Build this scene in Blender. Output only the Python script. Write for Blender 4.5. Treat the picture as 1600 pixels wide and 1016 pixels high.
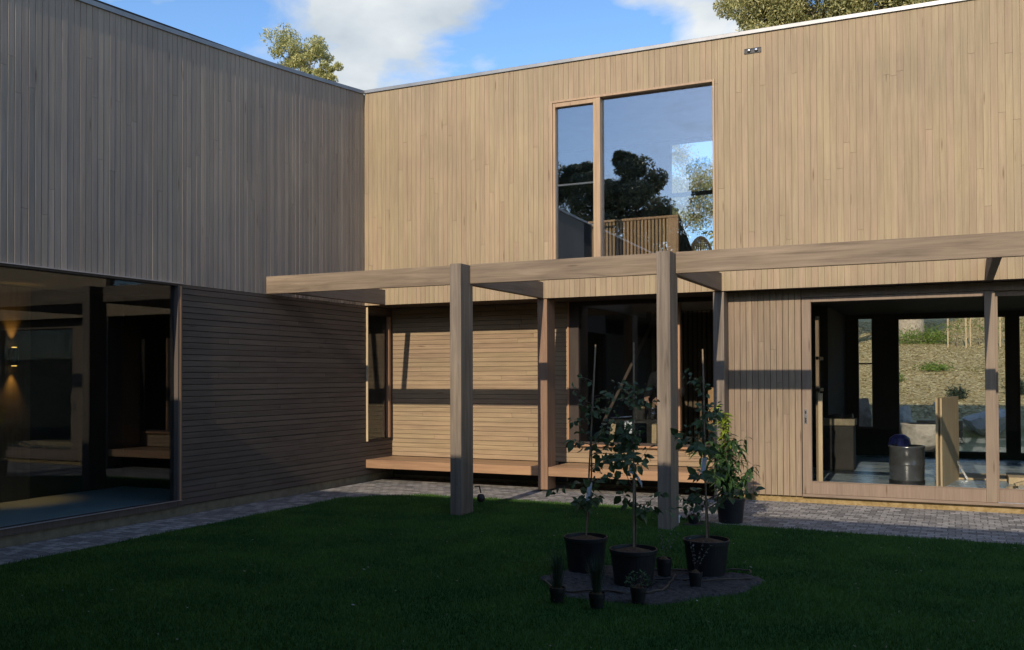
import bpy, math, random
import numpy as np
from mathutils import Vector, Matrix
R = math.radians
random.seed(7)
rng = np.random.default_rng(7)
for o in list(bpy.data.objects): bpy.data.objects.remove(o)
scene = bpy.context.scene
COL = scene.collection

# ------------------------------------------------------------------ camera
cam_d = bpy.data.cameras.new("camera")
cam = bpy.data.objects.new("camera", cam_d); COL.objects.link(cam)
YAW, PITCH, ROLL = 0.4395, 0.0155, -0.0032
f_ = Vector((-math.sin(YAW)*math.cos(PITCH), math.cos(YAW)*math.cos(PITCH), math.sin(PITCH)))
r0 = Vector((math.cos(YAW), math.sin(YAW), 0)); u0 = r0.cross(f_)
r_ = r0*math.cos(ROLL)+u0*math.sin(ROLL); u_ = -r0*math.sin(ROLL)+u0*math.cos(ROLL)
M = Matrix((r_, u_, -f_)).transposed().to_4x4(); M.translation = Vector((7.9121, -11.7146, 1.55))
cam.matrix_world = M
cam_d.sensor_width = 36; cam_d.lens = 1480.92/1600*36
cam_d.shift_y = 57.7/1600
cam_d.clip_start = .05; cam_d.clip_end = 2000
scene.camera = cam

# ------------------------------------------------------------------ light
SUN_DIR = Vector((0.044, -1.0, 0.5)).normalized()      # towards the sun
ELEV = math.asin(SUN_DIR.z)
sd = bpy.data.lights.new("sun", 'SUN'); sd.energy = 2.9; sd.angle = R(.5); sd.color = (1, .86, .68)
sun = bpy.data.objects.new("sun", sd); COL.objects.link(sun)
sun.rotation_euler = SUN_DIR.to_track_quat('Z', 'Y').to_euler()
sun.location = (8, -30, 30)

world = bpy.data.worlds.new("World"); scene.world = world; world.use_nodes = True
nt = world.node_tree; N = nt.nodes; L = nt.links
for n in list(N): N.remove(n)
out = N.new('ShaderNodeOutputWorld'); bg = N.new('ShaderNodeBackground'); bg.inputs[1].default_value = 0.14
sky = N.new('ShaderNodeTexSky'); sky.sky_type = 'NISHITA'; sky.sun_disc = False
sky.sun_elevation = ELEV; sky.sun_rotation = math.atan2(SUN_DIR.x, SUN_DIR.y)
sky.air_density = 1.0; sky.dust_density = .4; sky.ozone_density = 3.0
tc = N.new('ShaderNodeTexCoord'); sep = N.new('ShaderNodeSeparateXYZ'); L.new(tc.outputs['Generated'], sep.inputs[0])
zz = N.new('ShaderNodeMath'); zz.operation = 'ADD'; zz.inputs[1].default_value = .22; L.new(sep.outputs[2], zz.inputs[0])
zm = N.new('ShaderNodeMath'); zm.operation = 'MAXIMUM'; zm.inputs[1].default_value = .05; L.new(zz.outputs[0], zm.inputs[0])
dx = N.new('ShaderNodeMath'); dx.operation = 'DIVIDE'; L.new(sep.outputs[0], dx.inputs[0]); L.new(zm.outputs[0], dx.inputs[1])
dy = N.new('ShaderNodeMath'); dy.operation = 'DIVIDE'; L.new(sep.outputs[1], dy.inputs[0]); L.new(zm.outputs[0], dy.inputs[1])
cmb = N.new('ShaderNodeCombineXYZ'); L.new(dx.outputs[0], cmb.inputs[0]); L.new(dy.outputs[0], cmb.inputs[1]); cmb.inputs[2].default_value = 3.1
cn = N.new('ShaderNodeTexNoise'); cn.inputs['Scale'].default_value = 3.4; cn.inputs['Detail'].default_value = 9; cn.inputs['Roughness'].default_value = .56; cn.inputs['Distortion'].default_value = .25
L.new(cmb.outputs[0], cn.inputs['Vector'])
# cloud banks: broad masses in fixed directions of the sky, broken up by the noise
acc = cn.outputs[0]
for (cd, rad_, wt) in [((-0.6593, 0.661, 0.3584), 4, 0.082), ((-0.5881, 0.7204, 0.3676), 5, 0.115), ((-0.5275, 0.7711, 0.3566), 5, 0.164), ((-0.4885, 0.8028, 0.342), 3.6, 0.131), ((-0.4346, 0.8231, 0.3655), 4.5, 0.123), ((-0.3587, 0.8542, 0.3763), 4, 0.082), ((-0.2659, 0.8913, 0.3673), 4.5, 0.107), ((-0.208, 0.9114, 0.3552), 3.5, 0.098), ((-0.5465, 0.7821, 0.2995), 1.1, 0.148), ((-0.42, 0.8501, 0.3176), 0.9, 0.115), ((-0.6423, 0.6931, 0.3271), 4, -0.1), ((-0.6055, 0.7321, 0.3121), 4, -0.12), ((-0.4039, 0.8611, 0.3089), 5, -0.18), ((-0.5349, 0.7931, 0.2913), 2.2, -0.08), ((-0.3247, 0.8883, 0.3249), 4.5, -0.16), ((-0.4735, 0.8273, 0.3023), 3, -0.1), ((-0.235, 0.9176, 0.3206), 3, -0.12), ((-0.3192, 0.8737, 0.367), 3, 0.057), ((-0.2315, 0.905, 0.3569), 3.5, 0.066)]:
    dp = N.new('ShaderNodeVectorMath'); dp.operation = 'DOT_PRODUCT'; L.new(tc.outputs['Generated'], dp.inputs[0]); dp.inputs[1].default_value = cd
    mr_ = N.new('ShaderNodeMapRange'); mr_.interpolation_type = 'SMOOTHSTEP'; mr_.inputs['From Min'].default_value = math.cos(R(rad_*1.6)); mr_.inputs['From Max'].default_value = 1.0; mr_.inputs['To Max'].default_value = wt
    L.new(dp.outputs['Value'], mr_.inputs['Value'])
    ad_ = N.new('ShaderNodeMath'); L.new(acc, ad_.inputs[0]); L.new(mr_.outputs[0], ad_.inputs[1]); acc = ad_.outputs[0]
cr = N.new('ShaderNodeValToRGB'); cr.color_ramp.elements[0].position = .515; cr.color_ramp.elements[1].position = .70
L.new(acc, cr.inputs[0])
cn2 = N.new('ShaderNodeTexNoise'); cn2.inputs['Scale'].default_value = 3.5; cn2.inputs['Detail'].default_value = 6
L.new(cmb.outputs[0], cn2.inputs['Vector'])
cc = N.new('ShaderNodeValToRGB'); cc.color_ramp.elements[0].position = .35; cc.color_ramp.elements[1].position = .65
cc.color_ramp.elements[0].color = (2.3, 2.7, 3.1, 1); cc.color_ramp.elements[1].color = (4.1, 4.3, 4.4, 1)
L.new(cn2.outputs[0], cc.inputs[0])
hsn = N.new('ShaderNodeHueSaturation'); hsn.inputs['Saturation'].default_value = 1.12; hsn.inputs['Hue'].default_value = .503; L.new(sky.outputs[0], hsn.inputs['Color'])
mx = N.new('ShaderNodeMixRGB'); L.new(cr.outputs[0], mx.inputs[0]); L.new(hsn.outputs[0], mx.inputs[1]); L.new(cc.outputs[0], mx.inputs[2])
L.new(mx.outputs[0], bg.inputs[0]); L.new(bg.outputs[0], out.inputs[0])
CLOUD_VEC = cmb

scene.view_settings.view_transform = 'Standard'; scene.view_settings.look = 'None'
scene.view_settings.gamma = 1; scene.view_settings.exposure = 0.6
scene.render.engine = 'CYCLES'
scene.cycles.max_bounces = 10; scene.cycles.transparent_max_bounces = 24

# ------------------------------------------------------------------ helpers
def tag(o, label=None, cat=None, group=None, kind=None):
    if label: o['label'] = label
    if cat: o['category'] = cat
    if group: o['group'] = group
    if kind: o['kind'] = kind
    return o
def wloc(o):
    v = Vector((0, 0, 0))
    while o is not None: v = v + o.location; o = o.parent
    return v
class MB:
    def __init__(s): s.v = []; s.f = []
    def add(s, vs, fs):
        b = len(s.v); s.v.extend(tuple(v) for v in vs); s.f.extend(tuple(b+i for i in f) for f in fs)
    def box(s, x0, x1, y0, y1, z0, z1, bev=0):
        x0, x1 = min(x0, x1), max(x0, x1); y0, y1 = min(y0, y1), max(y0, y1); z0, z1 = min(z0, z1), max(z0, z1)
        if bev <= 0:
            s.add([(x0,y0,z0),(x1,y0,z0),(x1,y1,z0),(x0,y1,z0),(x0,y0,z1),(x1,y0,z1),(x1,y1,z1),(x0,y1,z1)],
                  [(0,3,2,1),(4,5,6,7),(0,1,5,4),(1,2,6,5),(2,3,7,6),(3,0,4,7)])
        else:
            b = min(bev, (x1-x0)/2.2, (y1-y0)/2.2, (z1-z0)/2.2)
            vs = []
            for sx, X in ((1, x0), (-1, x1)):
                for sy, Y in ((1, y0), (-1, y1)):
                    for sz, Z in ((1, z0), (-1, z1)):
                        vs += [(X, Y+sy*b, Z+sz*b), (X+sx*b, Y, Z+sz*b), (X+sx*b, Y+sy*b, Z)]
            def i(a, c, d, k): return (a*4+c*2+d)*3+k
            fs = []
            for a in (0, 1):
                q = (i(a,0,0,0), i(a,1,0,0), i(a,1,1,0), i(a,0,1,0)); fs.append(q if a else q[::-1])
                q = (i(0,a,0,1), i(0,a,1,1), i(1,a,1,1), i(1,a,0,1)); fs.append(q if a else q[::-1])
                q = (i(0,0,a,2), i(1,0,a,2), i(1,1,a,2), i(0,1,a,2)); fs.append(q if a else q[::-1])
            for a in (0, 1):
                for c in (0, 1):
                    e = (a+c) % 2
                    q = (i(a,c,0,0), i(a,c,1,0), i(a,c,1,1), i(a,c,0,1)); fs.append(q if e else q[::-1])
                    q = (i(a,0,c,0), i(a,1,c,0), i(a,1,c,2), i(a,0,c,2)); fs.append(q[::-1] if e else q)
                    q = (i(0,a,c,1), i(1,a,c,1), i(1,a,c,2), i(0,a,c,2)); fs.append(q if e else q[::-1])
            for a in (0, 1):
                for c in (0, 1):
                    for d in (0, 1):
                        q = (i(a,c,d,0), i(a,c,d,1), i(a,c,d,2)); fs.append(q if (a+c+d) % 2 else q[::-1])
            s.add(vs, fs)
        return s
    def quadbar(s, p, q, w, h, up=(0, 0, 1)):
        p, q = Vector(p), Vector(q); d = (q-p).normalized(); up = Vector(up)
        a = d.cross(up)
        if a.length < 1e-4: a = d.cross(Vector((1, 0, 0)))
        a.normalize(); b = a.cross(d)
        vs = [c+a*sx*w/2+b*sy*h/2 for c in (p, q) for sx, sy in ((-1,-1),(1,-1),(1,1),(-1,1))]
        s.add(vs, [(0,1,2,3),(7,6,5,4),(0,4,5,1),(1,5,6,2),(2,6,7,3),(3,7,4,0)])
        return s
    def tube(s, pts, rad, n=7, cap=True):
        pts = [Vector(p) for p in pts]
        if not hasattr(rad, '__len__'): rad = [rad]*len(pts)
        b = len(s.v); prev = None
        for k, p in enumerate(pts):
            d = (pts[min(k+1, len(pts)-1)]-pts[max(k-1, 0)])
            d = d.normalized() if d.length > 1e-9 else Vector((0, 0, 1))
            a = prev - d*prev.dot(d) if prev is not None else d.cross(Vector((.3, .9, .17)))
            if a.length < 1e-5: a = d.cross(Vector((1, 0, 0)))
            a.normalize(); prev = a; c = d.cross(a)
            for j in range(n):
                t = 2*math.pi*j/n; s.v.append(tuple(p+(a*math.cos(t)+c*math.sin(t))*rad[k]))
        for k in range(len(pts)-1):
            for j in range(n):
                s.f.append((b+k*n+j, b+k*n+(j+1) % n, b+(k+1)*n+(j+1) % n, b+(k+1)*n+j))
        if cap:
            s.f.append(tuple(b+j for j in range(n))[::-1]); s.f.append(tuple(b+(len(pts)-1)*n+j for j in range(n)))
        return s
    def lathe(s, c, prof, n=32, jit=0):
        c = Vector(c); b = len(s.v)
        for (r, z) in prof:
            for j in range(n):
                t = 2*math.pi*j/n; rr = r*(1+jit*(random.random()-.5)); s.v.append((c.x+rr*math.cos(t), c.y+rr*math.sin(t), c.z+z+jit*.3*r*(random.random()-.5)))
        for k in range(len(prof)-1):
            for j in range(n):
                s.f.append((b+k*n+j, b+k*n+(j+1) % n, b+(k+1)*n+(j+1) % n, b+(k+1)*n+j))
        if prof[0][0] > 1e-4: s.f.append(tuple(b+j for j in range(n))[::-1])
        if prof[-1][0] > 1e-4: s.f.append(tuple(b+(len(prof)-1)*n+j for j in range(n)))
        return s
    def build(s, name, mat, parent=None, smooth=False):
        off = wloc(parent) if parent is not None else Vector((0, 0, 0))
        me = bpy.data.meshes.new(name)
        vs = [(v[0]-off.x, v[1]-off.y, v[2]-off.z) for v in s.v]
        me.from_pydata(vs, [], s.f); me.validate(); me.update()
        if mat is not None: me.materials.append(mat)
        if smooth: me.polygons.foreach_set('use_smooth', [True]*len(me.polygons))
        o = bpy.data.objects.new(name, me); COL.objects.link(o)
        if parent is not None: o.parent = parent
        return o
def empty(name, loc, **k):
    o = bpy.data.objects.new(name, None); o.location = loc; o.empty_display_size = .2; COL.objects.link(o)
    return tag(o, **k)

# ------------------------------------------------------------------ materials
def newmat(name):
    m = bpy.data.materials.new(name); m.use_nodes = True
    t = m.node_tree; p = t.nodes['Principled BSDF']
    return m, t, t.nodes, t.links, p
def ramp(N, pts):
    r = N.new('ShaderNodeValToRGB'); e = r.color_ramp.elements
    while len(e) < len(pts): e.new(.5)
    for k, (a, c) in enumerate(pts): e[k].position = a; e[k].color = (*c, 1)
    return r
def wood(name, dark, light, axis='z', rough=.7, var=.35, scale=1, bump=.25, streak=1.0, spec=.3):
    m, t, N, L, p = newmat(name)
    tc = N.new('ShaderNodeTexCoord'); geo = N.new('ShaderNodeNewGeometry')
    off = N.new('ShaderNodeVectorMath'); off.operation = 'SCALE'
    cx = N.new('ShaderNodeCombineXYZ')
    for k, mul in enumerate((37.0, 53.0, 71.0)):
        mm = N.new('ShaderNodeMath'); mm.operation = 'MULTIPLY'; mm.inputs[1].default_value = mul
        L.new(geo.outputs['Random Per Island'], mm.inputs[0]); L.new(mm.outputs[0], cx.inputs[k])
    add = N.new('ShaderNodeVectorMath'); L.new(tc.outputs['Object'], add.inputs[0]); L.new(cx.outputs[0], add.inputs[1])
    mp = N.new('ShaderNodeMapping')
    s = {'x': (1.6, 34, 34), 'y': (34, 1.6, 34), 'z': (34, 34, 1.6)}[axis]
    mp.inputs['Scale'].default_value = [a*scale for a in s]; L.new(add.outputs[0], mp.inputs[0])
    n1 = N.new('ShaderNodeTexNoise'); n1.inputs['Scale'].default_value = 1; n1.inputs['Detail'].default_value = 7; n1.inputs['Roughness'].default_value = .62; n1.inputs['Distortion'].default_value = .9
    L.new(mp.outputs[0], n1.inputs['Vector'])
    mp2 = N.new('ShaderNodeMapping'); s2 = {'x': (.5, 5, 5), 'y': (5, .5, 5), 'z': (5, 5, .5)}[axis]
    mp2.inputs['Scale'].default_value = [a*scale for a in s2]; L.new(add.outputs[0], mp2.inputs[0])
    n2 = N.new('ShaderNodeTexNoise'); n2.inputs['Scale'].default_value = 1.5; n2.inputs['Detail'].default_value = 3; n2.inputs['Distortion'].default_value = 1.5
    L.new(mp2.outputs[0], n2.inputs['Vector'])
    a1 = N.new('ShaderNodeMath'); a1.operation = 'MULTIPLY_ADD'; a1.inputs[1].default_value = .65*streak
    L.new(n1.outputs[0], a1.inputs[0])
    a2 = N.new('ShaderNodeMath'); a2.operation = 'MULTIPLY_ADD'; a2.inputs[1].default_value = .35; a2.inputs[2].default_value = (1-streak)*.32
    L.new(n2.outputs[0], a2.inputs[0]); L.new(a2.outputs[0], a1.inputs[2])
    r = ramp(N, [(.30, dark), (.68, light)]); L.new(a1.outputs[0], r.inputs[0])
    # per board tone
    hv = N.new('ShaderNodeHueSaturation')
    vm = N.new('ShaderNodeMapRange'); vm.inputs['To Min'].default_value = 1-var/2; vm.inputs['To Max'].default_value = 1+var/2
    L.new(geo.outputs['Random Per Island'], vm.inputs['Value']); L.new(vm.outputs[0], hv.inputs['Value'])
    hm = N.new('ShaderNodeMath'); hm.operation = 'MULTIPLY'; hm.inputs[1].default_value = 7.31; L.new(geo.outputs['Random Per Island'], hm.inputs[0])
    hf = N.new('ShaderNodeMath'); hf.operation = 'FRACT'; L.new(hm.outputs[0], hf.inputs[0])
    hr = N.new('ShaderNodeMapRange'); hr.inputs['To Min'].default_value = .494; hr.inputs['To Max'].default_value = .508; L.new(hf.outputs[0], hr.inputs['Value']); L.new(hr.outputs[0], hv.inputs['Hue'])
    mk = N.new('ShaderNodeMapping'); sk_ = {'x': (1.1, 9, 9), 'y': (9, 1.1, 9), 'z': (9, 9, 1.1)}[axis]; mk.inputs['Scale'].default_value = sk_; L.new(add.outputs[0], mk.inputs[0])
    vo = N.new('ShaderNodeTexVoronoi'); vo.inputs['Scale'].default_value = 1.0; L.new(mk.outputs[0], vo.inputs['Vector'])
    kr = ramp(N, [(.03, (.42, .34, .28)), (.11, (1, 1, 1))]); L.new(vo.outputs['Distance'], kr.inputs[0])
    km = N.new('ShaderNodeMixRGB'); km.blend_type = 'MULTIPLY'; km.inputs[0].default_value = .8; L.new(r.outputs[0], km.inputs[1]); L.new(kr.outputs[0], km.inputs[2])
    wn = N.new('ShaderNodeTexNoise'); wn.inputs['Scale'].default_value = .9; wn.inputs['Detail'].default_value = 5; L.new(tc.outputs['Object'], wn.inputs['Vector'])
    wr = ramp(N, [(.3, (.86, .87, .90)), (.65, (1.06, 1.05, 1.03))]); L.new(wn.outputs[0], wr.inputs[0])
    wm = N.new('ShaderNodeMixRGB'); wm.blend_type = 'MULTIPLY'; wm.inputs[0].default_value = 1; L.new(km.outputs[0], wm.inputs[1]); L.new(wr.outputs[0], wm.inputs[2])
    L.new(wm.outputs[0], hv.inputs['Color']); L.new(hv.outputs[0], p.inputs['Base Color'])
    p.inputs['Roughness'].default_value = rough; p.inputs['Specular IOR Level'].default_value = spec
    b = N.new('ShaderNodeBump'); b.inputs['Strength'].default_value = bump; b.inputs['Distance'].default_value = .004
    L.new(n1.outputs[0], b.inputs['Height']); L.new(b.outputs[0], p.inputs['Normal'])
    return m
def noisy(name, c1, c2, scale=8, rough=.8, bump=.3, dist=.01, detail=6, spec=.3, metal=0, c3=None):
    m, t, N, L, p = newmat(name)
    tc = N.new('ShaderNodeTexCoord'); n = N.new('ShaderNodeTexNoise'); n.inputs['Scale'].default_value = scale; n.inputs['Detail'].default_value = detail; n.inputs['Roughness'].default_value = .65
    L.new(tc.outputs['Object'], n.inputs['Vector'])
    r = ramp(N, [(.32, c1), (.68, c2)] if c3 is None else [(.3, c1), (.5, c2), (.72, c3)]); L.new(n.outputs[0], r.inputs[0]); L.new(r.outputs[0], p.inputs['Base Color'])
    p.inputs['Roughness'].default_value = rough; p.inputs['Specular IOR Level'].default_value = spec; p.inputs['Metallic'].default_value = metal
    b = N.new('ShaderNodeBump'); b.inputs['Strength'].default_value = bump; b.inputs['Distance'].default_value = dist
    L.new(n.outputs[0], b.inputs['Height']); L.new(b.outputs[0], p.inputs['Normal'])
    return m
def leafmat(name, c1, c2, trans=.25, rough=.5, big=None):
    m, t, N, L, p = newmat(name)
    geo = N.new('ShaderNodeNewGeometry')
    r = ramp(N, [(0, c1), (1, c2)]); L.new(geo.outputs['Random Per Island'], r.inputs[0])
    L.new(r.outputs[0], p.inputs['Base Color']); p.inputs['Roughness'].default_value = rough; p.inputs['Specular IOR Level'].default_value = .35
    tr = N.new('ShaderNodeBsdfTranslucent'); L.new(r.outputs[0], tr.inputs[0])
    mix = N.new('ShaderNodeMixShader'); mix.inputs[0].default_value = trans
    L.new(p.outputs[0], mix.inputs[1]); L.new(tr.outputs[0], mix.inputs[2])
    L.new(mix.outputs[0], N['Material Output'].inputs[0])
    return m
def glass(name, ior=1.8, tint=(.8, .84, .84), wob=0.0):
    m, t, N, L, p = newmat(name); N.remove(p)
    geo = N.new('ShaderNodeNewGeometry')
    mr = N.new('ShaderNodeMapRange'); mr.inputs['To Min'].default_value = ior; mr.inputs['To Max'].default_value = 1/ior
    L.new(geo.outputs['Backfacing'], mr.inputs['Value'])
    fr = N.new('ShaderNodeFresnel'); L.new(mr.outputs[0], fr.inputs[0])
    tr = N.new('ShaderNodeBsdfTransparent'); tr.inputs[0].default_value = (*tint, 1)
    gl = N.new('ShaderNodeBsdfGlossy'); gl.inputs['Roughness'].default_value = 0.0; gl.inputs[0].default_value = (.86, .92, 1, 1)
    if wob:
        tcn = N.new('ShaderNodeTexCoord'); n = N.new('ShaderNodeTexNoise'); n.inputs['Scale'].default_value = 1.3; n.inputs['Detail'].default_value = 1
        L.new(tcn.outputs['Object'], n.inputs['Vector']); b = N.new('ShaderNodeBump'); b.inputs['Strength'].default_value = wob; b.inputs['Distance'].default_value = .01
        L.new(n.outputs[0], b.inputs['Height']); L.new(b.outputs[0], gl.inputs['Normal'])
    mix = N.new('ShaderNodeMixShader'); L.new(fr.outputs[0], mix.inputs[0]); L.new(tr.outputs[0], mix.inputs[1]); L.new(gl.outputs[0], mix.inputs[2])
    L.new(mix.outputs[0], N['Material Output'].inputs[0])
    return m
def emis(name, c, s):
    m, t, N, L, p = newmat(name); p.inputs['Base Color'].default_value = (*c, 1); p.inputs['Emission Color'].default_value = (*c, 1); p.inputs['Emission Strength'].default_value = s
    return m

W = {}
W['clad'] = wood('weathered_cladding', (.245, .180, .110), (.36, .272, .172), 'z', var=.10)
W['clad_left'] = wood('shade_grey_cladding', (.24, .195, .155), (.355, .295, .24), 'z', var=.12)  # grey of the skylit, shaded wall put into the board colour
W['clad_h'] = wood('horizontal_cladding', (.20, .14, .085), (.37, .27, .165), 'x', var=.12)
W['clad_hy'] = wood('horizontal_cladding_shaded', (.075, .058, .046), (.125, .098, .08), 'y', var=.12)  # shaded copy of the level boards, left wall's shade in the colour
W['clad_low'] = wood('door_cladding', (.165, .12, .08), (.305, .23, .16), 'z', var=.15)  # dimmer light on the lower wall put into a darker timber colour
W['beam'] = wood('beam_timber', (.10, .074, .05), (.285, .22, .152), 'x', var=.12, scale=.7, bump=.6)
W['raft'] = wood('rafter_timber', (.11, .083, .062), (.20, .155, .12), 'y', var=.12, scale=.8)
W['post'] = wood('post_timber', (.085, .068, .052), (.25, .205, .158), 'z', var=.12, scale=.7, bump=.6)
W['red'] = wood('red_timber', (.15, .088, .055), (.30, .19, .12), 'z', var=.12, scale=.8)
W['bench'] = wood('bench_timber', (.225, .13, .072), (.38, .235, .13), 'x', var=.25, scale=.8, rough=.5)
W['frame'] = wood('door_frame_timber', (.17, .125, .09), (.26, .195, .14), 'x', var=.06, scale=1.2, bump=.1, rough=.55)
W['framev'] = wood('door_stile_timber', (.17, .125, .09), (.26, .195, .14), 'z', var=.06, scale=1.2, bump=.1, rough=.55)
W['wframe'] = wood('window_frame_timber', (.29, .195, .115), (.43, .30, .185), 'z', var=.1, scale=1.2, bump=.1, rough=.5)
W['orange'] = wood('orange_timber', (.27, .15, .08), (.40, .235, .13), 'z', var=.1, scale=1.2, bump=.1, rough=.5)
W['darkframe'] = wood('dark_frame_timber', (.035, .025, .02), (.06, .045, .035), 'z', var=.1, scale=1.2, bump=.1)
W['slat'] = wood('slat_timber', (.36, .21, .10), (.60, .39, .20), 'z', var=.25)
W['ply'] = wood('pale_ply', (.36, .27, .15), (.55, .43, .27), 'z', var=.2)
W['panel'] = wood('batten_timber', (.12, .085, .05), (.24, .175, .11), 'z', var=.25)
W['cap'] = noisy('parapet_metal', (.20, .20, .205), (.27, .27, .275), 3, .45, .05, .002, metal=.6, spec=.5)
W['conc'] = noisy('sealed_concrete', (.15, .105, .04), (.27, .19, .08), 14, .75, .4, .004, c3=(.36, .28, .15))
W['concg'] = noisy('grey_concrete', (.13, .11, .075), (.22, .19, .13), 9, .8, .4, .004)
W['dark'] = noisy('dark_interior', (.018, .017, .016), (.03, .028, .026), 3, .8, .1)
W['ceil'] = noisy('ceiling_paint', (.28, .28, .27), (.34, .34, .33), 3, .9, .05)
W['black'] = noisy('black_plastic', (.010, .010, .011), (.018, .018, .02), 20, .45, .1, .001, spec=.4)
W['flash'] = noisy('flashing_metal', (.35, .35, .37), (.45, .45, .48), 4, .35, .05, .001, metal=.7)
W['film'] = noisy('blue_floor_film', (.11, .16, .20), (.23, .29, .33), 2.5, .25, .4, .01, spec=.6, c3=(.45, .49, .49))
W['floorl'] = noisy('pale_floor', (.46, .58, .61), (.56, .68, .70), 2, .3, .02, spec=.5)
W['soil'] = noisy('soil', (.022, .019, .017), (.11, .095, .085), 30, .95, 1, .02, 8)
W['potsoil'] = noisy('potting_mix', (.05, .027, .014), (.15, .085, .045), 40, .95, 1, .02, 8)
W['bark'] = noisy('bark', (.10, .075, .055), (.30, .24, .18), 12, .9, .8, .02)
W['paleb'] = noisy('pale_bark', (.28, .22, .16), (.5, .43, .33), 9, .9, .8, .03)
W['stem'] = noisy('stem_bark', (.06, .04, .028), (.14, .10, .07), 40, .8, .5, .003)
W['stake'] = noisy('bamboo_stake', (.18, .13, .085), (.28, .21, .14), 30, .7, .3, .002)
W['rock'] = noisy('boulder', (.28, .26, .23), (.58, .55, .50), 5, .85, 1, .04, 8)
W['rockb'] = noisy('brown_boulder', (.10, .075, .055), (.24, .19, .14), 5, .85, 1, .04, 8)
W['chrome'] = noisy('steel', (.45, .45, .46), (.6, .6, .62), 5, .25, .02, metal=.9)
W['white'] = noisy('white_tag', (.62, .66, .72), (.74, .78, .84), 8, .6, .02)
W['cloth'] = noisy('dark_jacket', (.005, .006, .009), (.013, .014, .019), 12, .9, .4)
W['skin'] = noisy('skin', (.42, .25, .18), (.5, .31, .23), 10, .55, .1)
W['hair'] = noisy('cap_cloth', (.10, .10, .10), (.17, .17, .16), 20, .9, .3)
W['hose'] = noisy('hose', (.05, .035, .025), (.10, .075, .055), 20, .5, .1)
W['mulch'] = None
W['gum1'] = leafmat('gum_leaves', (.22, .25, .09), (.62, .58, .25), .35)
W['gum2'] = leafmat('dense_gum_leaves', (.20, .22, .08), (.60, .55, .26), .35)
W['gumd'] = leafmat('dark_gum_leaves', (.16, .18, .11), (.30, .32, .20), .35)
W['sap'] = leafmat('sapling_leaves', (.035, .065, .022), (.10, .145, .055), .2, .45)
W['lemon'] = leafmat('glossy_leaves', (.025, .06, .022), (.06, .12, .035), .3, .4)
W['lime'] = leafmat('sunlit_leaves', (.20, .27, .03), (.38, .46, .06), .4, .4)  # sunlight on the shrub's top put into a lighter leaf colour
W['grassm'] = leafmat('lawn_blades', (.026, .088, .014), (.070, .165, .030), .25, .6)
_t = W['grassm'].node_tree; _r = next(n for n in _t.nodes if n.type == 'VALTORGB'); _tc = _t.nodes.new('ShaderNodeTexCoord'); _n = _t.nodes.new('ShaderNodeTexNoise'); _n.inputs['Scale'].default_value = 1.6; _n.inputs['Detail'].default_value = 5
_t.links.new(_tc.outputs['Object'], _n.inputs['Vector']); _rr = ramp(_t.nodes, [(.35, (.62, .72, .7)), (.66, (1.55, 1.25, 1.1))]); _t.links.new(_n.outputs[0], _rr.inputs[0])
_m = _t.nodes.new('ShaderNodeMixRGB'); _m.blend_type = 'MULTIPLY'; _m.inputs[0].default_value = 1; _t.links.new(_r.outputs[0], _m.inputs[1]); _t.links.new(_rr.outputs[0], _m.inputs[2])
for _l in list(_r.outputs[0].links):
    if _l.to_node != _m: _d = _l.to_socket; _t.links.new(_m.outputs[0], _d)
W['tuft'] = leafmat('tuft_blades', (.02, .035, .02), (.05, .075, .045), .15)
W['flower'] = leafmat('pale_sprigs', (.10, .11, .10), (.24, .25, .22), .2)
W['herb'] = leafmat('herb_leaves', (.02, .06, .02), (.045, .11, .035), .2)
W['bush'] = leafmat('bush_leaves', (.10, .17, .03), (.24, .33, .07), .3)
W['glass_up'] = glass('upper_glass', 2.45, (.88, .90, .92), .03)
W['glass_lo'] = glass('door_glass', 1.5, (.95, .96, .955), .01)
W['glass_left'] = glass('left_glass', 1.5, (.82, .86, .86), .015)
W['glass_alc'] = glass('alcove_glass', 1.7, (.86, .87, .86), .01)
# lawn soil
m, t, N_, L_, p = newmat('lawn_turf'); tcx = N_.new('ShaderNodeTexCoord'); n1 = N_.new('ShaderNodeTexNoise'); n1.inputs['Scale'].default_value = 60; n1.inputs['Detail'].default_value = 8
L_.new(tcx.outputs['Object'], n1.inputs['Vector']); rr = ramp(N_, [(.3, (.02, .06, .012)), (.7, (.05, .115, .024))]); L_.new(n1.outputs[0], rr.inputs[0]); L_.new(rr.outputs[0], p.inputs['Base Color']); p.inputs['Roughness'].default_value = 1; p.inputs['Specular IOR Level'].default_value = .1
W['turf'] = m
# pavers
m, t, N_, L_, p = newmat('stone_setts'); tcx = N_.new('ShaderNodeTexCoord'); mp = N_.new('ShaderNodeMapping'); mp.inputs['Rotation'].default_value = (0, 0, 0)
L_.new(tcx.outputs['Object'], mp.inputs[0])
dn = N_.new('ShaderNodeTexNoise'); dn.inputs['Scale'].default_value = 6; dn.inputs['Detail'].default_value = 3; L_.new(tcx.outputs['Object'], dn.inputs['Vector'])
dm = N_.new('ShaderNodeMixRGB'); dm.blend_type = 'LINEAR_LIGHT'; dm.inputs[0].default_value = .030; L_.new(mp.outputs[0], dm.inputs[1]); L_.new(dn.outputs['Color'], dm.inputs[2])
br = N_.new('ShaderNodeTexBrick'); br.offset = .5; br.inputs['Scale'].default_value = 1; br.inputs['Brick Width'].default_value = .125; br.inputs['Row Height'].default_value = .11
br.inputs['Mortar Size'].default_value = .006; br.inputs['Mortar Smooth'].default_value = .6; br.inputs['Bias'].default_value = 0
br.inputs['Color1'].default_value = (.13, .125, .12, 1); br.inputs['Color2'].default_value = (.34, .32, .30, 1); br.inputs['Mortar'].default_value = (.07, .065, .06, 1)
L_.new(dm.outputs[0], br.inputs['Vector'])
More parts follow.
